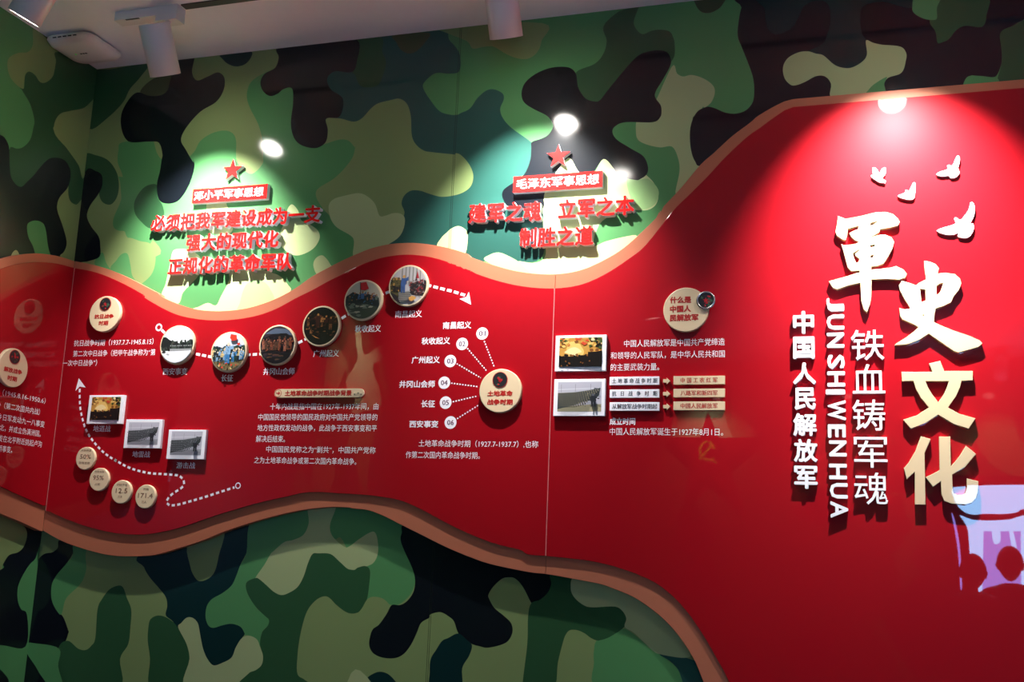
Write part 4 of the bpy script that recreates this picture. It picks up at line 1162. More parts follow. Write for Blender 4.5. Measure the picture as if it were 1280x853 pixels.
def photo(px_outer, px_inner, kind, seed, label):
    t = .011
    q = [Wm(x, y, W_RED + t) for x, y in px_outer]
    u0, u1 = (q[0][0] + q[3][0]) / 2, (q[1][0] + q[2][0]) / 2
    v1, v0 = (q[0][1] + q[1][1]) / 2, (q[2][1] + q[3][1]) / 2
    cu, cv = (u0 + u1) / 2, (v0 + v1) / 2
    mb = MB()
    mb.addmesh(slab([[(u0 - cu, v0 - cv), (u1 - cu, v0 - cv), (u1 - cu, v1 - cv), (u0 - cu, v1 - cv)]], 0, t, .0008))
    o = link('photo_board', mb.mesh('photo_board', [M_WHITE]), None, wall_at('m', cu, cv, W_RED + .0002))
    tag(o, label, 'photograph', 'white bordered photo boards')
    i0, i1, j0, j1 = px_inner
    p = pic_rect(kind, seed)
    U, V = u1 - u0, v1 - v0
    p.mb.v = [(-U / 2 + U * (i0 + (i1 - i0) * (a + 1) / 2), -V / 2 + V * (j0 + (j1 - j0) * (b + 1) / 2), c + t + .0002) for a, b, c in p.mb.v]
    link('picture_print', p.mb.mesh('picture_print', p.mats), o)


cz = lambda q: cr(95, 480, 7.53, q)
photo(cz([(128, 108), (455, 105), (433, 375), (98, 378)]), (.09, .91, .13, .93), 'gold', 3, 'white bordered photo with a golden sky, upper left of the three small boards')
photo(cz([(475, 337), (818, 335), (790, 606), (445, 606)]), (.09, .92, .12, .9), 'grey', 4, 'white bordered grey photo of marching rows, middle of the three small boards')
photo(cz([(875, 433), (1228, 432), (1203, 710), (848, 710)]), (.09, .91, .14, .94), 'grey', 4, 'white bordered grey photo of marching rows, lowest of the three small boards')
cp_ = lambda q: cr(680, 340, 3.876, q)
photo(cp_([(57, 310), (303, 304), (300, 480), (52, 482)]), (.08, .92, .12, .93), 'gold', 3, 'larger white bordered photo with a golden sky, directly right of the seam')
photo(cp_([(49, 520), (298, 519), (294, 697), (45, 700)]), (.08, .93, .12, .92), 'tint', 4, 'larger white bordered photo of marching rows, under the golden sky photo by the seam')


def plate(px, txt, ink, m, label, group, name='text_plate', trect=None, bold=0.02, t=.008):
    q = [Wm(x, y, W_RED + t) for x, y in px]
    u0, u1 = (q[0][0] + q[3][0]) / 2, (q[1][0] + q[2][0]) / 2
    v1, v0 = (q[0][1] + q[1][1]) / 2, (q[2][1] + q[3][1]) / 2
    cu, cv = (u0 + u1) / 2, (v0 + v1) / 2
    mb = MB()
    mb.addmesh(slab([[(u0 - cu, v0 - cv), (u1 - cu, v0 - cv), (u1 - cu, v1 - cv), (u0 - cu, v1 - cv)]], 0, t, .0006))
    o = link(name, mb.mesh(name, [m]), None, wall_at('m', cu, cv, W_RED + .0002))
    tag(o, label, 'plate', group)
    mb = MB()
    U, V = u1 - u0, v1 - v0
    a, b = trect
    n = len(txt)
    if ' ' in txt:
        put_text(mb, txt, (-U / 2 + a * U, -U / 2 + b * U, -V * .30, V * .30), t + .0003, 0, bold)
    else:
        put_text(mb, txt, (-U / 2 + a * U, -U / 2 + b * U, -V * .30, V * .30), t + .0003, 0, bold)
    link('lettering', mb.mesh('lettering', [ink]), o)
    return o


ROWY = ((509, 548, 505, 546), (571, 610, 567, 608), (633, 673, 629, 671))
for (a, b, c, d), s, s2, pos in zip(ROWY, ('土 地 革 命 战 争 时 期', '抗   日   战   争   时   期', '从解放军战争时期起'), ('中 国 工 农 红 军', '八路军和新四军', '中国人民解放军'), ('top', 'middle', 'bottom')):
    plate(cp_([(318, a), (558, a - 2), (558, b), (318, b)]), s, M_INK, M_WHITE, 'white text plate, %s row of the three beside the photos' % pos, 'white period plates', trect=(.05, .96))
    plate(cp_([(627, c), (876, c - 1), (876, d - 1), (627, d)]), s2, M_REDINK, M_TAN, 'tan text plate, %s row of the three right of the arrows' % pos, 'tan army name plates', trect=(.14, .86))
for (a, b, c, d), pos in zip(ROWY, ('top', 'middle', 'bottom')):
    t = .006
    ym = (a + b) / 2
    lp = [Wm(x, y, W_RED + t) for x, y in cp_([(577, ym - 8), (594, ym - 8), (594, ym - 16), (611, ym), (594, ym + 16), (594, ym + 8), (577, ym + 8)])]
    cu, cv = sum(q[0] for q in lp) / 7, sum(q[1] for q in lp) / 7
    mb = MB(); mb.addmesh(slab([[(q[0] - cu, q[1] - cv) for q in lp]], 0, t))
    tag(link('arrow_cutout', mb.mesh('arrow_cutout', [M_TAN]), None, wall_at('m', cu, cv, W_RED + .0002)),
        'small tan arrow between white and tan plates, %s row' % pos, 'arrow', 'tan arrows between the plates')
# the pill-shaped heading plate
t = .008
cb = lambda q: cr(335, 478, 9.846, q)
a_, b_ = Wm(*cb([(78, 140)])[0], W_RED + t), Wm(*cb([(1178, 130)])[0], W_RED + t)
vt, vb = Wm(*cb([(600, 82)])[0], W_RED + t)[1], Wm(*cb([(600, 188)])[0], W_RED + t)[1]
cu, cv, hw, hh = (a_[0] + b_[0]) / 2, (vt + vb) / 2, (b_[0] - a_[0]) / 2, (vt - vb) / 2
lp = [(hw - hh + hh * math.cos(q), hh * math.sin(q)) for q in [math.pi * (i / 12 - .5) for i in range(13)]] + [(-hw + hh + hh * math.cos(q), hh * math.sin(q)) for q in [math.pi * (i / 12 + .5) for i in range(13)]]
mb = MB(); mb.addmesh(slab([lp], 0, t, .0006))
pill = tag(link('heading_plate', mb.mesh('heading_plate', [M_TAN]), None, wall_at('m', cu, cv, W_RED + .0002)), 'long tan pill shaped heading plate with red lettering, above the six line paragraph', 'plate')
mb = MB(); put_text(mb, '土地革命战争时期战争背景', (-hw + hw * 2 * .12, -hw + hw * 2 * .87, -hh * .68, hh * .68), t + .0003, 0, .04)
link('lettering', mb.mesh('lettering', [M_REDINK]), pill)
mb = MB()
k = (-hw + hh * 1.0, 0)
ring(mb, k, hh * .78, hh * .9, (0, 0), t + .0003)
mb.tri_poly([(k[0] - hh * .5, -hh * .1), (k[0] + hh * .05, -hh * .1), (k[0], -hh * .5), (k[0] + hh * .55, hh * .05), (k[0] + hh * .1, hh * .55), (k[0] + hh * .1, hh * .15), (k[0] - hh * .5, hh * .2)], t + .0003)
link('arrow_mark', mb.mesh('arrow_mark', [M_REDINK]), pill)
mb = MB()
for sx, hgt in ((-.55, .5), (0, .75), (.45, .55)):
    mb.lathe([(hh * .22, 0), (hh * .16, .003), (hh * .02, .004)], 0, 12, (hw - hh * 1.35 + sx * hh * 1.6, hh * (hgt - .75)))
mb.v = [(a, b, c + t) for a, b, c in mb.v]
link('stone_ornament', mb.mesh('stone_ornament', [mat('ornament_grey', (150, 140, 110), .4)]), pill)

# ------------------------------------------------------------------ raised red slogans, plaques and stars on the mural
TH = .020
g1, g2 = 'raised red characters of the left slogan', 'raised red characters of the right slogan'
for txt, x0, x1, yl, yr, h, where, grp in (
        ('必须把我军建设成为一支', 188.5, 400.5, 279.5, 266.8, 20.5, 'top line of the left slogan', g1),
        ('强大的现代化', 232.3, 348.5, 303.8, 298.0, 20.5, 'middle line of the left slogan', g1),
        ('正规化的革命军队', 209.5, 365.5, 333.4, 326.0, 20.5, 'bottom line of the left slogan', g1),
        ('建军之魂', 585.8, 677.0, 267.0, 263.4, 23.5, 'first phrase of the right slogan', g2),
        ('立军之本', 697.0, 793.0, 261.8, 256.0, 23.5, 'second phrase of the right slogan, right of its gap', g2),
        ('制胜之道', 648.8, 742.0, 297.2, 294.2, 23.5, 'lower line of the right slogan', g2)):
    n = len(txt)
    a, b = Wm(x0, yl, TH), Wm(x1, yr, TH)
    cell = (b[0] - a[0]) / n
    hv = h * wall_scale('m', (x0 + x1) / 2, (yl + yr) / 2, TH)
    vm = (a[1] + b[1]) / 2
    for i, ch in enumerate(txt):
        uc = a[0] + cell * (i + .5)
        vc = a[1] + (b[1] - a[1]) * (i + .5) / n
        sx, sy = cell / 1.0, hv / .94
        parts = []
        for off in (0.036, 0.026):
            parts.append(text_me(ch, off, .5))
        body = MB()
        body.addmesh(parts[0], lambda c: ((c.x - .5) * sx, (c.y - .38) * sy, (c.z + .5) * (TH - .0015)), 0)
        o = link('raised_letter', body.mesh('raised_letter', [M_WHITE]), None, wall_at('m', uc, vc, 0.0))
        tag(o, 'raised red character %s with white sides, %s' % (ch, where), 'letter', grp)
        fc = MB()
        fc.addmesh(parts[1], lambda c: ((c.x - .5) * sx, (c.y - .38) * sy, TH - .0015 + (c.z + .5) * .0015), 0)
        f_ = link('red_face', fc.mesh('red_face', [M_REDLET]), o)
        for q in parts:
            bpy.data.meshes.remove(q)


def plaque(px, txt, tx, label):
    t = .0175
    q = [Wm(x, y, t) for x, y in px]
    u0, u1 = (q[0][0] + q[3][0]) / 2, (q[1][0] + q[2][0]) / 2
    v1, v0 = (q[0][1] + q[1][1]) / 2, (q[2][1] + q[3][1]) / 2
    cu, cv = (u0 + u1) / 2, (v0 + v1) / 2
    rect = [(u0 - cu, v0 - cv), (u1 - cu, v0 - cv), (u1 - cu, v1 - cv), (u0 - cu, v1 - cv)]
    mb = MB(); mb.addmesh(slab([rect], 0, t - .002, 0))
    o = link('sign_plaque', mb.mesh('sign_plaque', [M_WHITE]), None, wall_at('m', cu, cv, 0.0))
    tag(o, label, 'sign', 'red title plaques on the mural')
    mb = MB(); mb.addmesh(slab([[(a * .997, b * .98) for a, b in rect]], t - .002, t, .0003))
    link('red_face', mb.mesh('red_face', [M_REDLET]), o)
    mb = MB()
    x0, x1, yl, yr, h = tx
    r = line_rect('m', x0, x1, yl, yr, h, t)
    put_text(mb, txt, (r[0] - cu, r[1] - cu, -(r[3] - r[2]) / 2, (r[3] - r[2]) / 2), t, 0, .012, thick=.0012)
    e = link('lettering', mb.mesh('lettering', [M_WHITE]), o)
    e['label'] = 'white raised lettering'


plaque([(240.5, 236.4), (333.6, 230.0), (334, 247.8), (240.3, 254.9)], '邓小平军事思想', (243, 329.5, 243.2, 238.8, 11.4), 'red plaque with white lettering under a star, above the left slogan')
plaque([(641.6, 219.8), (752.8, 214.2), (753.5, 234.4), (641.3, 240.3)], '毛泽东军事思想', (645.7, 748.8, 228.4, 223.4, 12.6), 'red plaque with white lettering under a star, above the right slogan')
for x, y, rp, label in ((290.3, 212.6, 14.0, 'red five pointed star above the left plaque'), (697.8, 195.2, 15.4, 'red five pointed star above the right plaque')):
    t = .0165
    u, v = Wm(x, y, t)
    r = rp * wall_scale('m', x, y, t)
    mb = MB(); mb.addmesh(slab([star(r)], 0, t - .002))
    o = tag(link('star_cutout', mb.mesh('star_cutout', [M_WHITE]), None, wall_at('m', u, v, 0.0)), label, 'star', 'red stars above the plaques')
    mb = MB(); mb.addmesh(slab([star(r * .96)], t - .002, t))
    link('red_face', mb.mesh('red_face', [M_REDLET]), o)


# ------------------------------------------------------------------ big title
def cutout(name, px_loops, t, m, label, cat, grp, sm=0, bevel=.0008):
    loops = [[Wm(x, y, W_RED + t) for x, y in lp] for lp in px_loops]
    if sm:
        loops = [smooth(lp, sm) for lp in loops]
    cu = sum(q[0] for q in loops[0]) / len(loops[0]); cv = sum(q[1] for q in loops[0]) / len(loops[0])
    mb = MB()
    mb.addmesh(slab([[(a - cu, b - cv) for a, b in lp] for lp in loops], 0, t, bevel))
    return tag(link(name, mb.mesh(name, [m]), None, wall_at('m', cu, cv, W_RED + .0002)), label, cat, grp)


j = lambda q: cr(1020, 250, 5.685, q)
gt = 'large gold title characters'
cutout('title_character', [
    j([(157, 114), (205, 135), (270, 125), (330, 112), (430, 88), (500, 86), (545, 100), (580, 130), (596, 155), (583, 182), (520, 198), (456, 208), (450, 228), (420, 248), (388, 264), (400, 262), (450, 250), (490, 246), (535, 265), (556, 298), (545, 340), (510, 410), (480, 453), (440, 468), (393, 474), (392, 496), (480, 488), (530, 482), (570, 470), (622, 495), (646, 525), (635, 552), (590, 567), (500, 562), (395, 567), (393, 690), (385, 740), (362, 800), (340, 780), (322, 720), (315, 590), (240, 605), (150, 636), (120, 625), (90, 578), (200, 548), (312, 514), (308, 503), (250, 506), (225, 480), (205, 400), (180, 314), (200, 322), (250, 318), (290, 310), (303, 298), (275, 285), (250, 262), (236, 236), (262, 222), (300, 207), (302, 184), (225, 206), (221, 255), (210, 286), (185, 280), (150, 255), (138, 225), (150, 170)]),
    j([(386, 164), (448, 148), (402, 178), (386, 184)]), j([(386, 321), (420, 318), (415, 334), (386, 337)]), j([(388, 396), (412, 388), (405, 410), (388, 413)]),
    j([(262, 380), (308, 352), (305, 362), (277, 381), (280, 395), (308, 420), (302, 442), (285, 445), (270, 415)])],
    .016, M_GOLD, 'large gold brush written title character 軍, topmost of the column', 'letter', gt)
j = lambda q: cr(1110, 310, 6.092, q)
cutout('title_character', [
    j([(275, 98), (320, 105), (365, 125), (388, 155), (378, 195), (440, 190), (510, 200), (548, 233), (559, 270), (540, 320), (500, 370), (480, 415), (430, 440), (365, 462), (355, 500), (350, 565), (400, 590), (500, 630), (620, 670), (700, 705), (720, 728), (690, 755), (620, 775), (535, 798), (500, 785), (420, 730), (310, 655), (240, 700), (150, 735), (50, 743), (60, 730), (140, 680), (200, 635), (232, 605), (200, 585), (110, 545), (93, 520), (85, 458), (130, 470), (170, 462), (120, 380), (90, 320), (83, 285), (105, 252), (150, 262), (214, 285), (240, 265), (290, 240), (279, 160)]),
    j([(370, 290), (395, 272), (422, 268), (400, 330), (385, 350), (370, 356)]), j([(244, 312), (285, 318), (287, 400), (255, 413), (250, 360)]), j([(262, 516), (275, 507), (272, 520)])],
    .016, M_GOLD, 'large gold brush written title character 史, second of the column', 'letter', gt)
j = lambda q: cr(1110, 440, 4.262, q)
cutout('title_character', [
    j([(218, 62), (278, 48), (300, 102), (452, 102), (452, 152), (392, 155), (383, 190), (362, 238), (320, 297), (380, 330), (467, 355), (430, 410), (350, 385), (268, 335), (200, 380), (122, 410), (80, 362), (150, 340), (218, 297), (175, 245), (150, 200), (135, 155), (75, 157), (72, 107), (238, 107)]),
    j([(200, 157), (325, 157), (312, 195), (295, 230), (268, 268), (236, 228), (213, 190)])],
    .016, M_GOLD, 'large gold title character 文, third of the column', 'letter', gt)
cutout('title_character', [
    j([(175, 450), (228, 465), (195, 540), (200, 815), (143, 815), (143, 640), (100, 680), (85, 620), (110, 590), (145, 530)]),
    j([(272, 452), (332, 452), (335, 610), (378, 560), (415, 500), (470, 545), (410, 615), (342, 655), (345, 735), (352, 755), (370, 762), (395, 762), (412, 752), (420, 725), (420, 675), (482, 690), (480, 745), (470, 780), (448, 805), (415, 815), (340, 810), (300, 795), (285, 760), (282, 690), (240, 720), (200, 668), (240, 650), (275, 630)])],
    .016, M_GOLD, 'large gold title character 化, bottom of the column', 'letter', gt)
j = lambda q: cr(1080, 185, 7.107, q)
gb = 'white flying bird cutouts'
cutout('bird_cutout', [j([(75, 182), (100, 175), (125, 205), (135, 235), (150, 200), (178, 172), (192, 185), (190, 230), (163, 268), (190, 290), (184, 312), (135, 303), (100, 282), (70, 262), (65, 242), (80, 235)])], .009, M_WHITE, 'small white bird cutout with both wings raised, leftmost of the four', 'bird cutout', gb, 3, .0004)
cutout('bird_cutout', [j([(298, 425), (335, 410), (368, 396), (370, 372), (398, 380), (418, 350), (435, 312), (455, 312), (457, 370), (450, 430), (435, 455), (400, 458), (340, 448)])], .009, M_WHITE, 'small white bird cutout just above the first title character', 'bird cutout', gb, 2, .0004)
cutout('bird_cutout', [j([(640, 235), (680, 210), (745, 190), (740, 155), (760, 152), (778, 165), (800, 130), (825, 72), (850, 80), (850, 130), (835, 178), (848, 210), (835, 245), (800, 265), (765, 262), (750, 245), (690, 252)])], .009, M_WHITE, 'white bird cutout at the upper right, highest of the four', 'bird cutout', gb, 2, .0004)
cutout('bird_cutout', [j([(645, 735), (720, 705), (800, 680), (815, 660), (800, 628), (818, 618), (850, 640), (880, 620), (930, 550), (945, 490), (965, 485), (985, 520), (980, 590), (955, 650), (942, 673), (970, 670), (975, 720), (950, 775), (910, 800), (860, 795), (832, 783), (840, 750), (800, 770), (720, 768)])], .009, M_WHITE, 'largest white bird cutout, lowest of the four on the right', 'bird cutout', gb, 2, .0004)


def letter(ch, box, rot, bold, label, grp, t=.014):
    x0, x1, y0, y1 = box
    w = W_RED + t
    xm, ym = (x0 + x1) / 2, (y0 + y1) / 2
    u0, u1 = Wm(x0, ym, w)[0], Wm(x1, ym, w)[0]
    v1, v0 = Wm(xm, y0, w)[1], Wm(xm, y1, w)[1]
    cu, cv = (u0 + u1) / 2, (v0 + v1) / 2
    mb = MB()
    put_text(mb, ch, (u0 - cu, u1 - cu, v0 - cv, v1 - cv), 0, 0, bold, thick=t, rot=rot)
    return tag(link('raised_letter', mb.mesh('raised_letter', [M_WHITE]), None, wall_at('m', cu, cv, W_RED + .0002)), label, 'letter', grp)


def bx5(a, b, c, d):
    return (980 + a / 6.093, 980 + b / 6.093, 375 + c / 6.093, 375 + d / 6.093)


def bx6(a, b, c, d):
    return (980 + a / 5.686, 980 + b / 5.686, 510 + c / 5.686, 510 + d / 5.686)


for ch, b in (('中', bx5(68, 228, 85, 255)), ('国', bx5(70, 232, 280, 448)), ('人', bx5(68, 242, 478, 642)), ('民', bx5(80, 242, 668, 838)),
              ('解', bx6(65, 232, 38, 200)), ('放', bx6(70, 238, 222, 386)), ('军', bx6(72, 238, 412, 576))):
    letter(ch, b, 0, .03, 'bold white raised character %s in the leftmost vertical column of the title' % ch, 'bold white column characters')
for ch, b in (('铁', bx5(510, 762, 228, 458)), ('血', bx5(522, 770, 490, 712)), ('铸', (1065.6, 1106.6, 499.7, 538.2)), ('军', bx6(498, 735, 208, 424)), ('魂', bx6(500, 738, 460, 688))):
    letter(ch, b, 0, .0, 'thin white raised character %s in the column beside the gold title' % ch, 'thin white column characters')
for ch, b, lab in (('J', (1033.2, 1055.0, 372.4, 388.9), 'J, first of JUN'), ('U', bx5(325, 458, 112, 225), 'U of JUN'), ('N', bx5(328, 458, 250, 362), 'N of JUN'),
                   ('S', bx5(330, 462, 418, 525), 'S of SHI'), ('H', bx5(330, 465, 545, 660), 'H of SHI'), ('I', bx5(318, 465, 682, 720), 'I of SHI'),
                   ('W', (1034.5, 1057.2, 500.6, 525.5), 'W of WEN'), ('E', bx6(312, 438, 118, 212), 'E of WEN'), ('N', bx6(320, 445, 232, 345), 'N of WEN'),
                   ('H', bx6(320, 447, 398, 508), 'H of HUA'), ('U', bx6(325, 453, 535, 645), 'U of HUA'), ('A', bx6(330, 457, 665, 783), 'A, last of HUA')):
    letter(ch, b, 1, .026, 'white raised Latin letter %s, turned sideways in the middle column' % lab, 'sideways Latin letters')

# ------------------------------------------------------------------ ceiling fittings
TY = 2.68            # the track runs this far into the room
TILT = math.radians(31)


def rot_between(d):
    return Vector((0, 0, 1)).rotation_difference(Vector(d)).to_matrix()


def spotlight(mouth, aim, top_x, label, watts, size=SPOT_SIZE, adapter_dx=0.0, group='white cylinder track spotlights', hl=.155, colr=SPOT_COL):
    """mouth: middle of the light opening; aim: direction of the beam"""
    m = Vector(mouth); a = Vector(aim).normalized()
    root = bpy.data.objects.new('track_spotlight', None)
    COL.objects.link(root)
    root.location = (m.x, m.y, HC)
    tag(root, label, 'spotlight', group)
    loc = Vector(root.location)
    ax = rot_between(-a)
    r = .0465
    mb = MB()
    mb.lathe([(r - .006, .012), (r - .004, 0), (r, .0), (r, hl - .002), (r - .002, hl), (.004, hl)], 0, 48, axis=ax, cap0=False)
    mb.v = [tuple(Vector(q) + m - loc) for q in mb.v]
    link('housing', mb.mesh('housing', [M_LAMPW]), root)
    mb = MB()
    mb.lathe([(r - .0055, .008), (r - .006, .0085)], 0, 40, axis=ax)
    mb.v = [tuple(Vector(q) + m - loc) for q in mb.v]
    link('lens', mb.mesh('lens', [M_LENS]), root)
    top = m - a * hl
    bx = top.x + adapter_dx
    hv = Vector((a.x, a.y)); hv = hv.normalized() if hv.length > .2 else hv
    bx += hv.x * .07; by = top.y + hv.y * .07
    mb = MB()
    mb.box(bx - .035 - loc.x, bx + .04 - loc.x, by - .022 - loc.y, by + .022 - loc.y, -.05, -.001)
    mb.box(bx - .19 - loc.x, bx - .034 - loc.x, by - .02 - loc.y, by + .02 - loc.y, -.03, -.001)
    mb.box(bx - .15 - loc.x, bx - .10 - loc.x, by - .0195 - loc.y, by - .012 - loc.y, -.0305, -.0299, 1)
    link('adapter', mb.mesh('adapter', [M_LAMPW, M_BLACK]), root)
    mb = MB()
    p0, p1 = Vector((bx + .005, by, HC - .041)), m - a * (hl * .8)
    d = p1 - p0
    mb.lathe([(.008, 0), (.008, d.length)], 0, 14, axis=rot_between(d))
    mb.v = [tuple(Vector(q) + p0 - loc) for q in mb.v]
    link('stem', mb.mesh('stem', [M_LAMPW]), root)
    ld = bpy.data.lights.new('spot_beam', 'SPOT')
    ld.energy = watts
    ld.color = colr
    ld.spot_size = size
    ld.spot_blend = SPOT_BLEND
    ld.shadow_soft_size = .011
    lo = bpy.data.objects.new('spot_beam', ld)
    COL.objects.link(lo)
    lo.parent = root
    q = rot_between(-a).to_4x4()
    lo.matrix_local = Matrix.Translation(m + a * .012 - loc) @ q
    return root


ZM = EYE + 1.405
DN = (0, math.sin(TILT), -math.cos(TILT))
spotlight((-2.037, TY, ZM), DN, 0, 'white cylinder spotlight beside the ceiling access point, above the left slogan', SPOT_W)
spotlight((-.930, TY, ZM), DN, 0, 'white cylinder spotlight at the top middle, above the right slogan', SPOT_W)
spotlight((.097, 2.555, ZM + .01), (0, math.sin(math.radians(38)), -math.cos(math.radians(38))), 0, 'white cylinder spotlight above the big gold title, out of the frame', SPOT_W * 1.9, math.radians(74))
spotlight((1.15, TY, ZM), DN, 0, 'white cylinder spotlight farthest right on the front track', SPOT_W)
spotlight((-2.205, 2.262, ZM), (-.5, .0, -.87), 0, 'white cylinder spotlight at the upper left corner of the photo, tilted to the left wall', SPOT_W * .35)
spotlight((-.86, 2.15, ZM), (.1, .28, -.95), 0, 'white cylinder spotlight on the second track, out of the frame above the right slogan', SPOT_W * .04)
spotlight((-2.2, .75, ZM), (-.5, .0, -.87), 0, 'added white cylinder spotlight, unseen, lighting the mirrored patch of the left wall, nearer the viewer', SPOT_W)  # added, unseen: lights the pale patch that the red face mirrors
for x, y, d, lab in ((-1.24, -2.75, (0, -.62, -.78), 'far left'), (-.15, -2.75, (0, -.5, -.86), 'second from the left'), (.95, -2.75, (0, -.5, -.86), 'third from the left'), (2.05, -2.75, (0, -.5, -.86), 'far right')):  # added, unseen: brighten the mirrored wall and give bounce light
    spotlight((x, y, ZM), d, 0, 'added white cylinder spotlight, unseen, brightening the wall behind the viewer, %s' % lab, BACK_FILL_W, colr=FILL_COL, group='added fill spotlights behind the viewer')
for x, y, lab in ((-1.2, -.4, 'left'), (1.4, -.4, 'right')):  # added, unseen: floor bounce serves as ambient fill
    spotlight((x, y, ZM), (.12, -.15, -.98), 0, 'added white cylinder fill spotlight, unseen, over the middle of the room, %s one' % lab, FILL_W, colr=FILL_COL, group='added fill spotlights over the middle of the room')


def rail(x0, x1, y, label):
    mb = MB()
    mb.box(x0, x1, y - .014, y + .014, HC - .004, HC + .004)
    o = link('track_rail', mb.mesh('track_rail', [M_BLACK]))
    tag(o, label, 'track', 'black lighting tracks')


rail(-1.99, 2.2, TY - .01, 'black lighting track along the ceiling edge, carrying the front spotlights')
rail(-2.4, .6, 2.12, 'black lighting track, second row from the mural')
rail(-2.0, 2.0, -2.745, 'black lighting track near the wall behind the viewer')

# ceiling access point
mb = MB()


def rsq(h, r, z, n=8):
    o = []
    for cx, cy, a0 in ((h - r, h - r, 0), (-h + r, h - r, 90), (-h + r, -h + r, 180), (h - r, -h + r, 270)):
        for i in range(n + 1):
            t = math.radians(a0 + 90 * i / n)
            o.append((cx + r * math.cos(t), cy + r * math.sin(t), z))
    return o


AP = (-2.473, 2.815)
mb.rings([rsq(.076, .03, 0)[::-1], rsq(.076, .03, -.008)[::-1], rsq(.092, .036, -.010)[::-1], rsq(.094, .038, -.016)[::-1], rsq(.086, .04, -.030)[::-1], rsq(.055, .035, -.036)[::-1], rsq(.02, .015, -.037)[::-1]])
ap = bpy.data.objects.new('access_point', mb.mesh('access_point', [M_LAMPW]))
COL.objects.link(ap)
ap.location = (AP[0], AP[1], HC)
tag(ap, 'white rounded square wireless access point on the ceiling in the corner', 'access point')
mb = MB()
for k in range(3):
    mb.box(-.014 + k * .010, -.007 + k * .010, -.003, .003, -.0378, -.0368)
link('logo_mark', mb.mesh('logo_mark', [M_BLACK]), ap)
mb = MB()
mb.box(-.035, -.028, -.002, .002, -.0372, -.0362)
link('status_light', mb.mesh('status_light', [mat('status_green', (60, 200, 60), .4, emit=(40, 220, 60), es=.25)]), ap)
mb = MB()
for k in range(5):
    mb.box(-.05 + k * .02, -.037 + k * .02, -.0943, -.092, -.021, -.018)
link('vent_slots', mb.mesh('vent_slots', [M_BLACK]), ap)

# ------------------------------------------------------------------ what the glossy red mirrors: star sign and lit screen behind the viewer
cs = lambda q: cr(820, 500, 3.879, q)
YS = YB + .06
sl = [Wref(x, y, YS) for x, y in cs([(250, 58), (302, 182), (490, 183), (345, 296), (412, 497), (255, 362), (137, 482), (170, 292), (60, 182), (213, 180)])]
cu, cv = sum(q[0] for q in sl) / 10, sum(q[1] for q in sl) / 10
MS = Matrix.Translation((cu, YB, cv)) @ Matrix(((-1, 0, 0, 0), (0, 0, 1, 0), (0, 1, 0, 0), (0, 0, 0, 1)))
mb = MB(); mb.addmesh(slab([[(-(a - cu), b - cv) for a, b in sl]], .004, .06, .002))
st = tag(link('star_sign', mb.mesh('star_sign', [mat('star_red', (190, 16, 20), .3)]), None, MS), 'big red star sign on the wall behind the viewer, seen mirrored in the red panel', 'sign')
cx, cy = Wref(*cs([(255, 248)])[0], YS)
k = .085
mb = MB()
arc = [math.radians(t) for t in range(-125, 90, 8)]
outer = [(k * math.cos(t), k * math.sin(t)) for t in arc]
inner = [(k * (.80 * math.cos(t) - .10), k * (.80 * math.sin(t) + .06)) for t in arc][::-1]
mb.tri_poly(outer + inner, .0612)
for i, lp in enumerate(([(-.35, .45), (-.18, .62), (.98, -.74), (.80, -.92)], [(-.74, .36), (-.5, .12), (.06, .74), (-.18, .98)], [(-.46, -.86), (-.30, -1.0), (-.78, -1.28), (-.92, -1.08)])):
    mb.tri_poly([(k * p, k * q) for p, q in lp], .0614 + i * .0001)
mb.v = [(-(cx - cu) + a, cy - cv + b, c) for a, b, c in mb.v]
link('gold_emblem', mb.mesh('gold_emblem', [mat('gold_paint', (226, 160, 30), .35)]), st)

cw = lambda q: cr(1160, 580, 4.74, q)
YV = YB + .10
SC = Wref(1285, 690, YV)
MV = Matrix.Translation((SC[0], YB, SC[1])) @ Matrix(((-1, 0, 0, 0), (0, 0, 1, 0), (0, 1, 0, 0), (0, 0, 0, 1)))


def mirrored(pts, wd, sm=0):
    q = [Wref(x, y, YV) for x, y in pts]
    q = [(-(a - SC[0]), b - SC[1]) for a, b in q]
    return smooth(q, sm) if sm else q


scr = bpy.data.objects.new('video_wall', None)
COL.objects.link(scr)
scr.matrix_world = MV
tag(scr, 'lit blue white video wall with a curved top band, seen mirrored at the lower right', 'screen')
bd = mirrored([(1186, 596), (1318, 596), (1318, 812), (1186, 812)], 0)
xs, ys = [q[0] for q in bd], [q[1] for q in bd]
mb = MB(); mb.box(min(xs), max(xs), min(ys), max(ys), .004, .09)
link('cabinet', mb.mesh('cabinet', [M_BLACK]), scr)
M_SCR = mat('screen_blue_white', (10, 10, 14), .3, emit=(150, 200, 255), es=SCREEN_E)
M_SCR2 = mat('screen_lilac', (10, 10, 14), .3, emit=(150, 146, 255), es=SCREEN_E * .62)
mb = MB()
mb.tri_poly(mirrored(cw([(140, 150), (200, 135), (330, 128), (480, 125), (620, 125), (690, 130), (720, 160), (715, 240), (690, 275), (640, 272), (560, 270), (520, 290), (440, 298), (340, 296), (270, 302), (215, 285), (170, 240)]), 0, 3), .091, 0)
link('top_band', mb.mesh('top_band', [M_SCR]), scr)
mb = MB()
mb.tri_poly(mirrored(cw([(190, 305), (260, 330), (360, 336), (480, 330), (540, 312), (600, 300), (660, 300), (700, 330), (705, 500), (705, 700), (700, 820), (660, 860), (345, 860), (292, 700), (253, 600), (249, 560), (240, 420), (225, 360)]), 0, 3), .091, 0)
mb.tri_poly(mirrored(cw([(330, 400), (550, 400), (555, 850), (320, 850)]), 0), .0914, 1)
mb.tri_poly(mirrored(cw([(380, 380), (420, 365), (430, 460), (390, 470)]), 0, 4), .0917, 0)
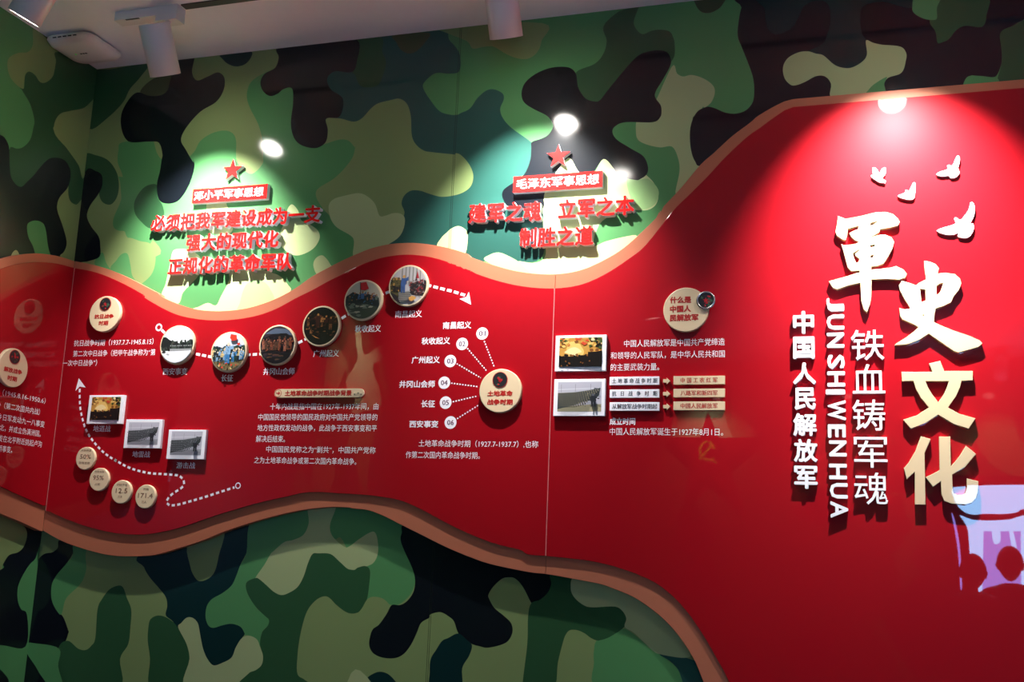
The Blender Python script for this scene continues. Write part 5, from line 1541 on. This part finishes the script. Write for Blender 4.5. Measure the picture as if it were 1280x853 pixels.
mb.tri_poly(mirrored(cw([(480, 380), (500, 380), (530, 520), (505, 530)]), 0, 4), .0917, 0)
link('main_picture', mb.mesh('main_picture', [M_SCR, M_SCR2]), scr)
mb = MB()
mb.tri_poly(mirrored(cw([(140, 295), (152, 310), (175, 400), (192, 520), (202, 725), (192, 730), (182, 560), (165, 430)]), 0, 3), .091, 0)
link('light_edge', mb.mesh('light_edge', [M_SCR2]), scr)


# ------------------------------------------------------------------ two visitors watching the screen
def person(x, y, h, rz, skin, hairc, topc, botc, label, lean=0.0):
    v, e, r = [], [], []

    def P(px, py, pz, ra, rb=None, par=None):
        v.append((px * h, py * h, pz * h)); r.append((ra * h, (rb or ra) * h))
        if par is not None:
            e.append((par, len(v) - 1))
        return len(v) - 1
    pel = P(0, 0, .53, .085, .062)
    wai = P(0, .004, .62, .074, .055, pel)
    che = P(0, .0, .73, .088, .062, wai)
    nb = P(0, .0, .815, .05, .045, che)
    nk = P(0, .006, .855, .033, .033, nb)
    for s in (-1, 1):
        sh = P(s * .105, 0, .80, .038, .038, nb)
        el = P(s * .135, -.005, .635, .027, .027, sh)
        wr = P(s * .13, .035, .50, .018, .016, el)
        ha = P(s * .125, .045, .465, .02, .012, wr)
        for k in range(4):
            f1 = P(s * (.122 + .0), .035 + k * .010, .437, .0055, .0055, ha)
            P(s * (.114), .036 + k * .010, .405 + (.006 if k in (0, 3) else 0), .0048, .0048, f1)
        t1 = P(s * .108, .062, .452, .006, .006, ha)
        P(s * .10, .07, .43, .005, .005, t1)
        hp = P(s * .05, 0, .50, .062, .06, pel)
        kn = P(s * .055, .008, .28, .036, .038, hp)
        an = P(s * .058, -.008, .05, .022, .024, kn)
        P(s * .064, .07, .018, .021, .016, an)
    me = bpy.data.meshes.new('person')
    me.from_pydata(v, e, [])
    ob = bpy.data.objects.new('person', me)
    COL.objects.link(ob)
    ob.modifiers.new('skin', 'SKIN').use_smooth_shade = True
    for i, sv in enumerate(me.skin_vertices[0].data):
        sv.radius = r[i]
        sv.use_root = (i == 0)
    ob.modifiers.new('sub', 'SUBSURF').levels = 2
    ob.modifiers['sub'].render_levels = 2
    bpy.context.view_layer.update()
    bm = bpy.data.meshes.new_from_object(ob.evaluated_get(bpy.context.evaluated_depsgraph_get()))
    bpy.data.objects.remove(ob)
    mb = MB()
    mb.addmesh(bm)
    mb.sm = [True] * len(mb.f)
    # the head: an egg with brow, nose, chin and ears
    n0 = len(mb.v)
    rings = []
    N, K = 28, 20
    for i in range(1, K):
        ph = math.pi * i / K
        z = math.cos(ph)
        ring_ = []
        for q in range(N):
            a = 2 * math.pi * q / N
            rr = math.sin(ph)
            wx = .047 * (1 - .22 * max(0, -z) ** 1.4); wy = .060 * (1 - .12 * max(0, -z))
            px, py, pz = wx * rr * math.cos(a), wy * rr * math.sin(a), .069 * z
            front = max(0, math.sin(a)) ** 8
            py += front * (.012 * math.exp(-((z + .18) / .13) ** 2) + .004 * math.exp(-((z + .55) / .06) ** 2) + .004 * math.exp(-((z - .22) / .08) ** 2) - .004 * math.exp(-((z - .05) / .07) ** 2) + .004 * math.exp(-((z + .85) / .15) ** 2))
            ear = max(0, abs(math.cos(a))) ** 30 * math.exp(-((z + .05) / .2) ** 2) * .010
            px += math.copysign(ear, math.cos(a))
            ring_.append(Vector((px * h, (py + .012) * h, (pz + .93) * h)))
        rings.append(ring_)
    mb.rings(rings[::-1])
    for i, f in enumerate(mb.f):
        z = sum(mb.v[q][2] for q in f) / len(f) / h
        xx = sum(abs(mb.v[q][0]) for q in f) / len(f) / h
        if z < .035:
            mb.m[i] = 3
        elif z < .54 and xx < .108:
            mb.m[i] = 2
        elif z < .515:
            mb.m[i] = 0
        elif z < .835:
            mb.m[i] = 1
        else:
            mb.m[i] = 0
    root = link('person', mb.mesh('person', [mat('skin', skin, .5), mat('top_' + label[:8], topc, .8), mat('trousers', botc, .8), mat('shoes', (24, 22, 22), .5)]), None,
                Matrix.Translation((x, y, 0)) @ Matrix.Rotation(rz, 4, 'Z'))
    tag(root, label, 'person')
    hb = MB()
    rings = []
    for i in range(1, 13):
        ph = math.pi * i / 20
        ring_ = []
        for q in range(N):
            a = 2 * math.pi * q / N
            lim = 1.0 if math.sin(a) < .35 else max(.35, 1 - (math.sin(a) - .35) * 1.1)
            p2 = ph * lim
            ring_.append(Vector((.052 * math.sin(p2) * math.cos(a) * h, (.066 * math.sin(p2) * math.sin(a) + .009) * h, (.076 * math.cos(p2) + .93) * h)))
        rings.append(ring_)
    hb.rings(rings, cap1=True)
    link('hair', hb.mesh('hair', [mat('hair', hairc, .6)]), root)
    return root


YP = -1.6
for px, py, h, lab, top in ((1216.5, 716, 1.68, 'person in a dark jacket facing the video wall, mirrored left of the pair', (30, 30, 38)), (1263, 706, 1.73, 'person in a black shirt facing the video wall, mirrored right of the pair', (22, 24, 26))):
    YP -= .55
    X, Z = Wref(px, py, YP)
    hh_ = Z / .93
    person(X, YP, min(1.85, max(1.5, hh_)), math.pi, (186, 140, 112), (20, 18, 18), top, (34, 36, 46), lab)
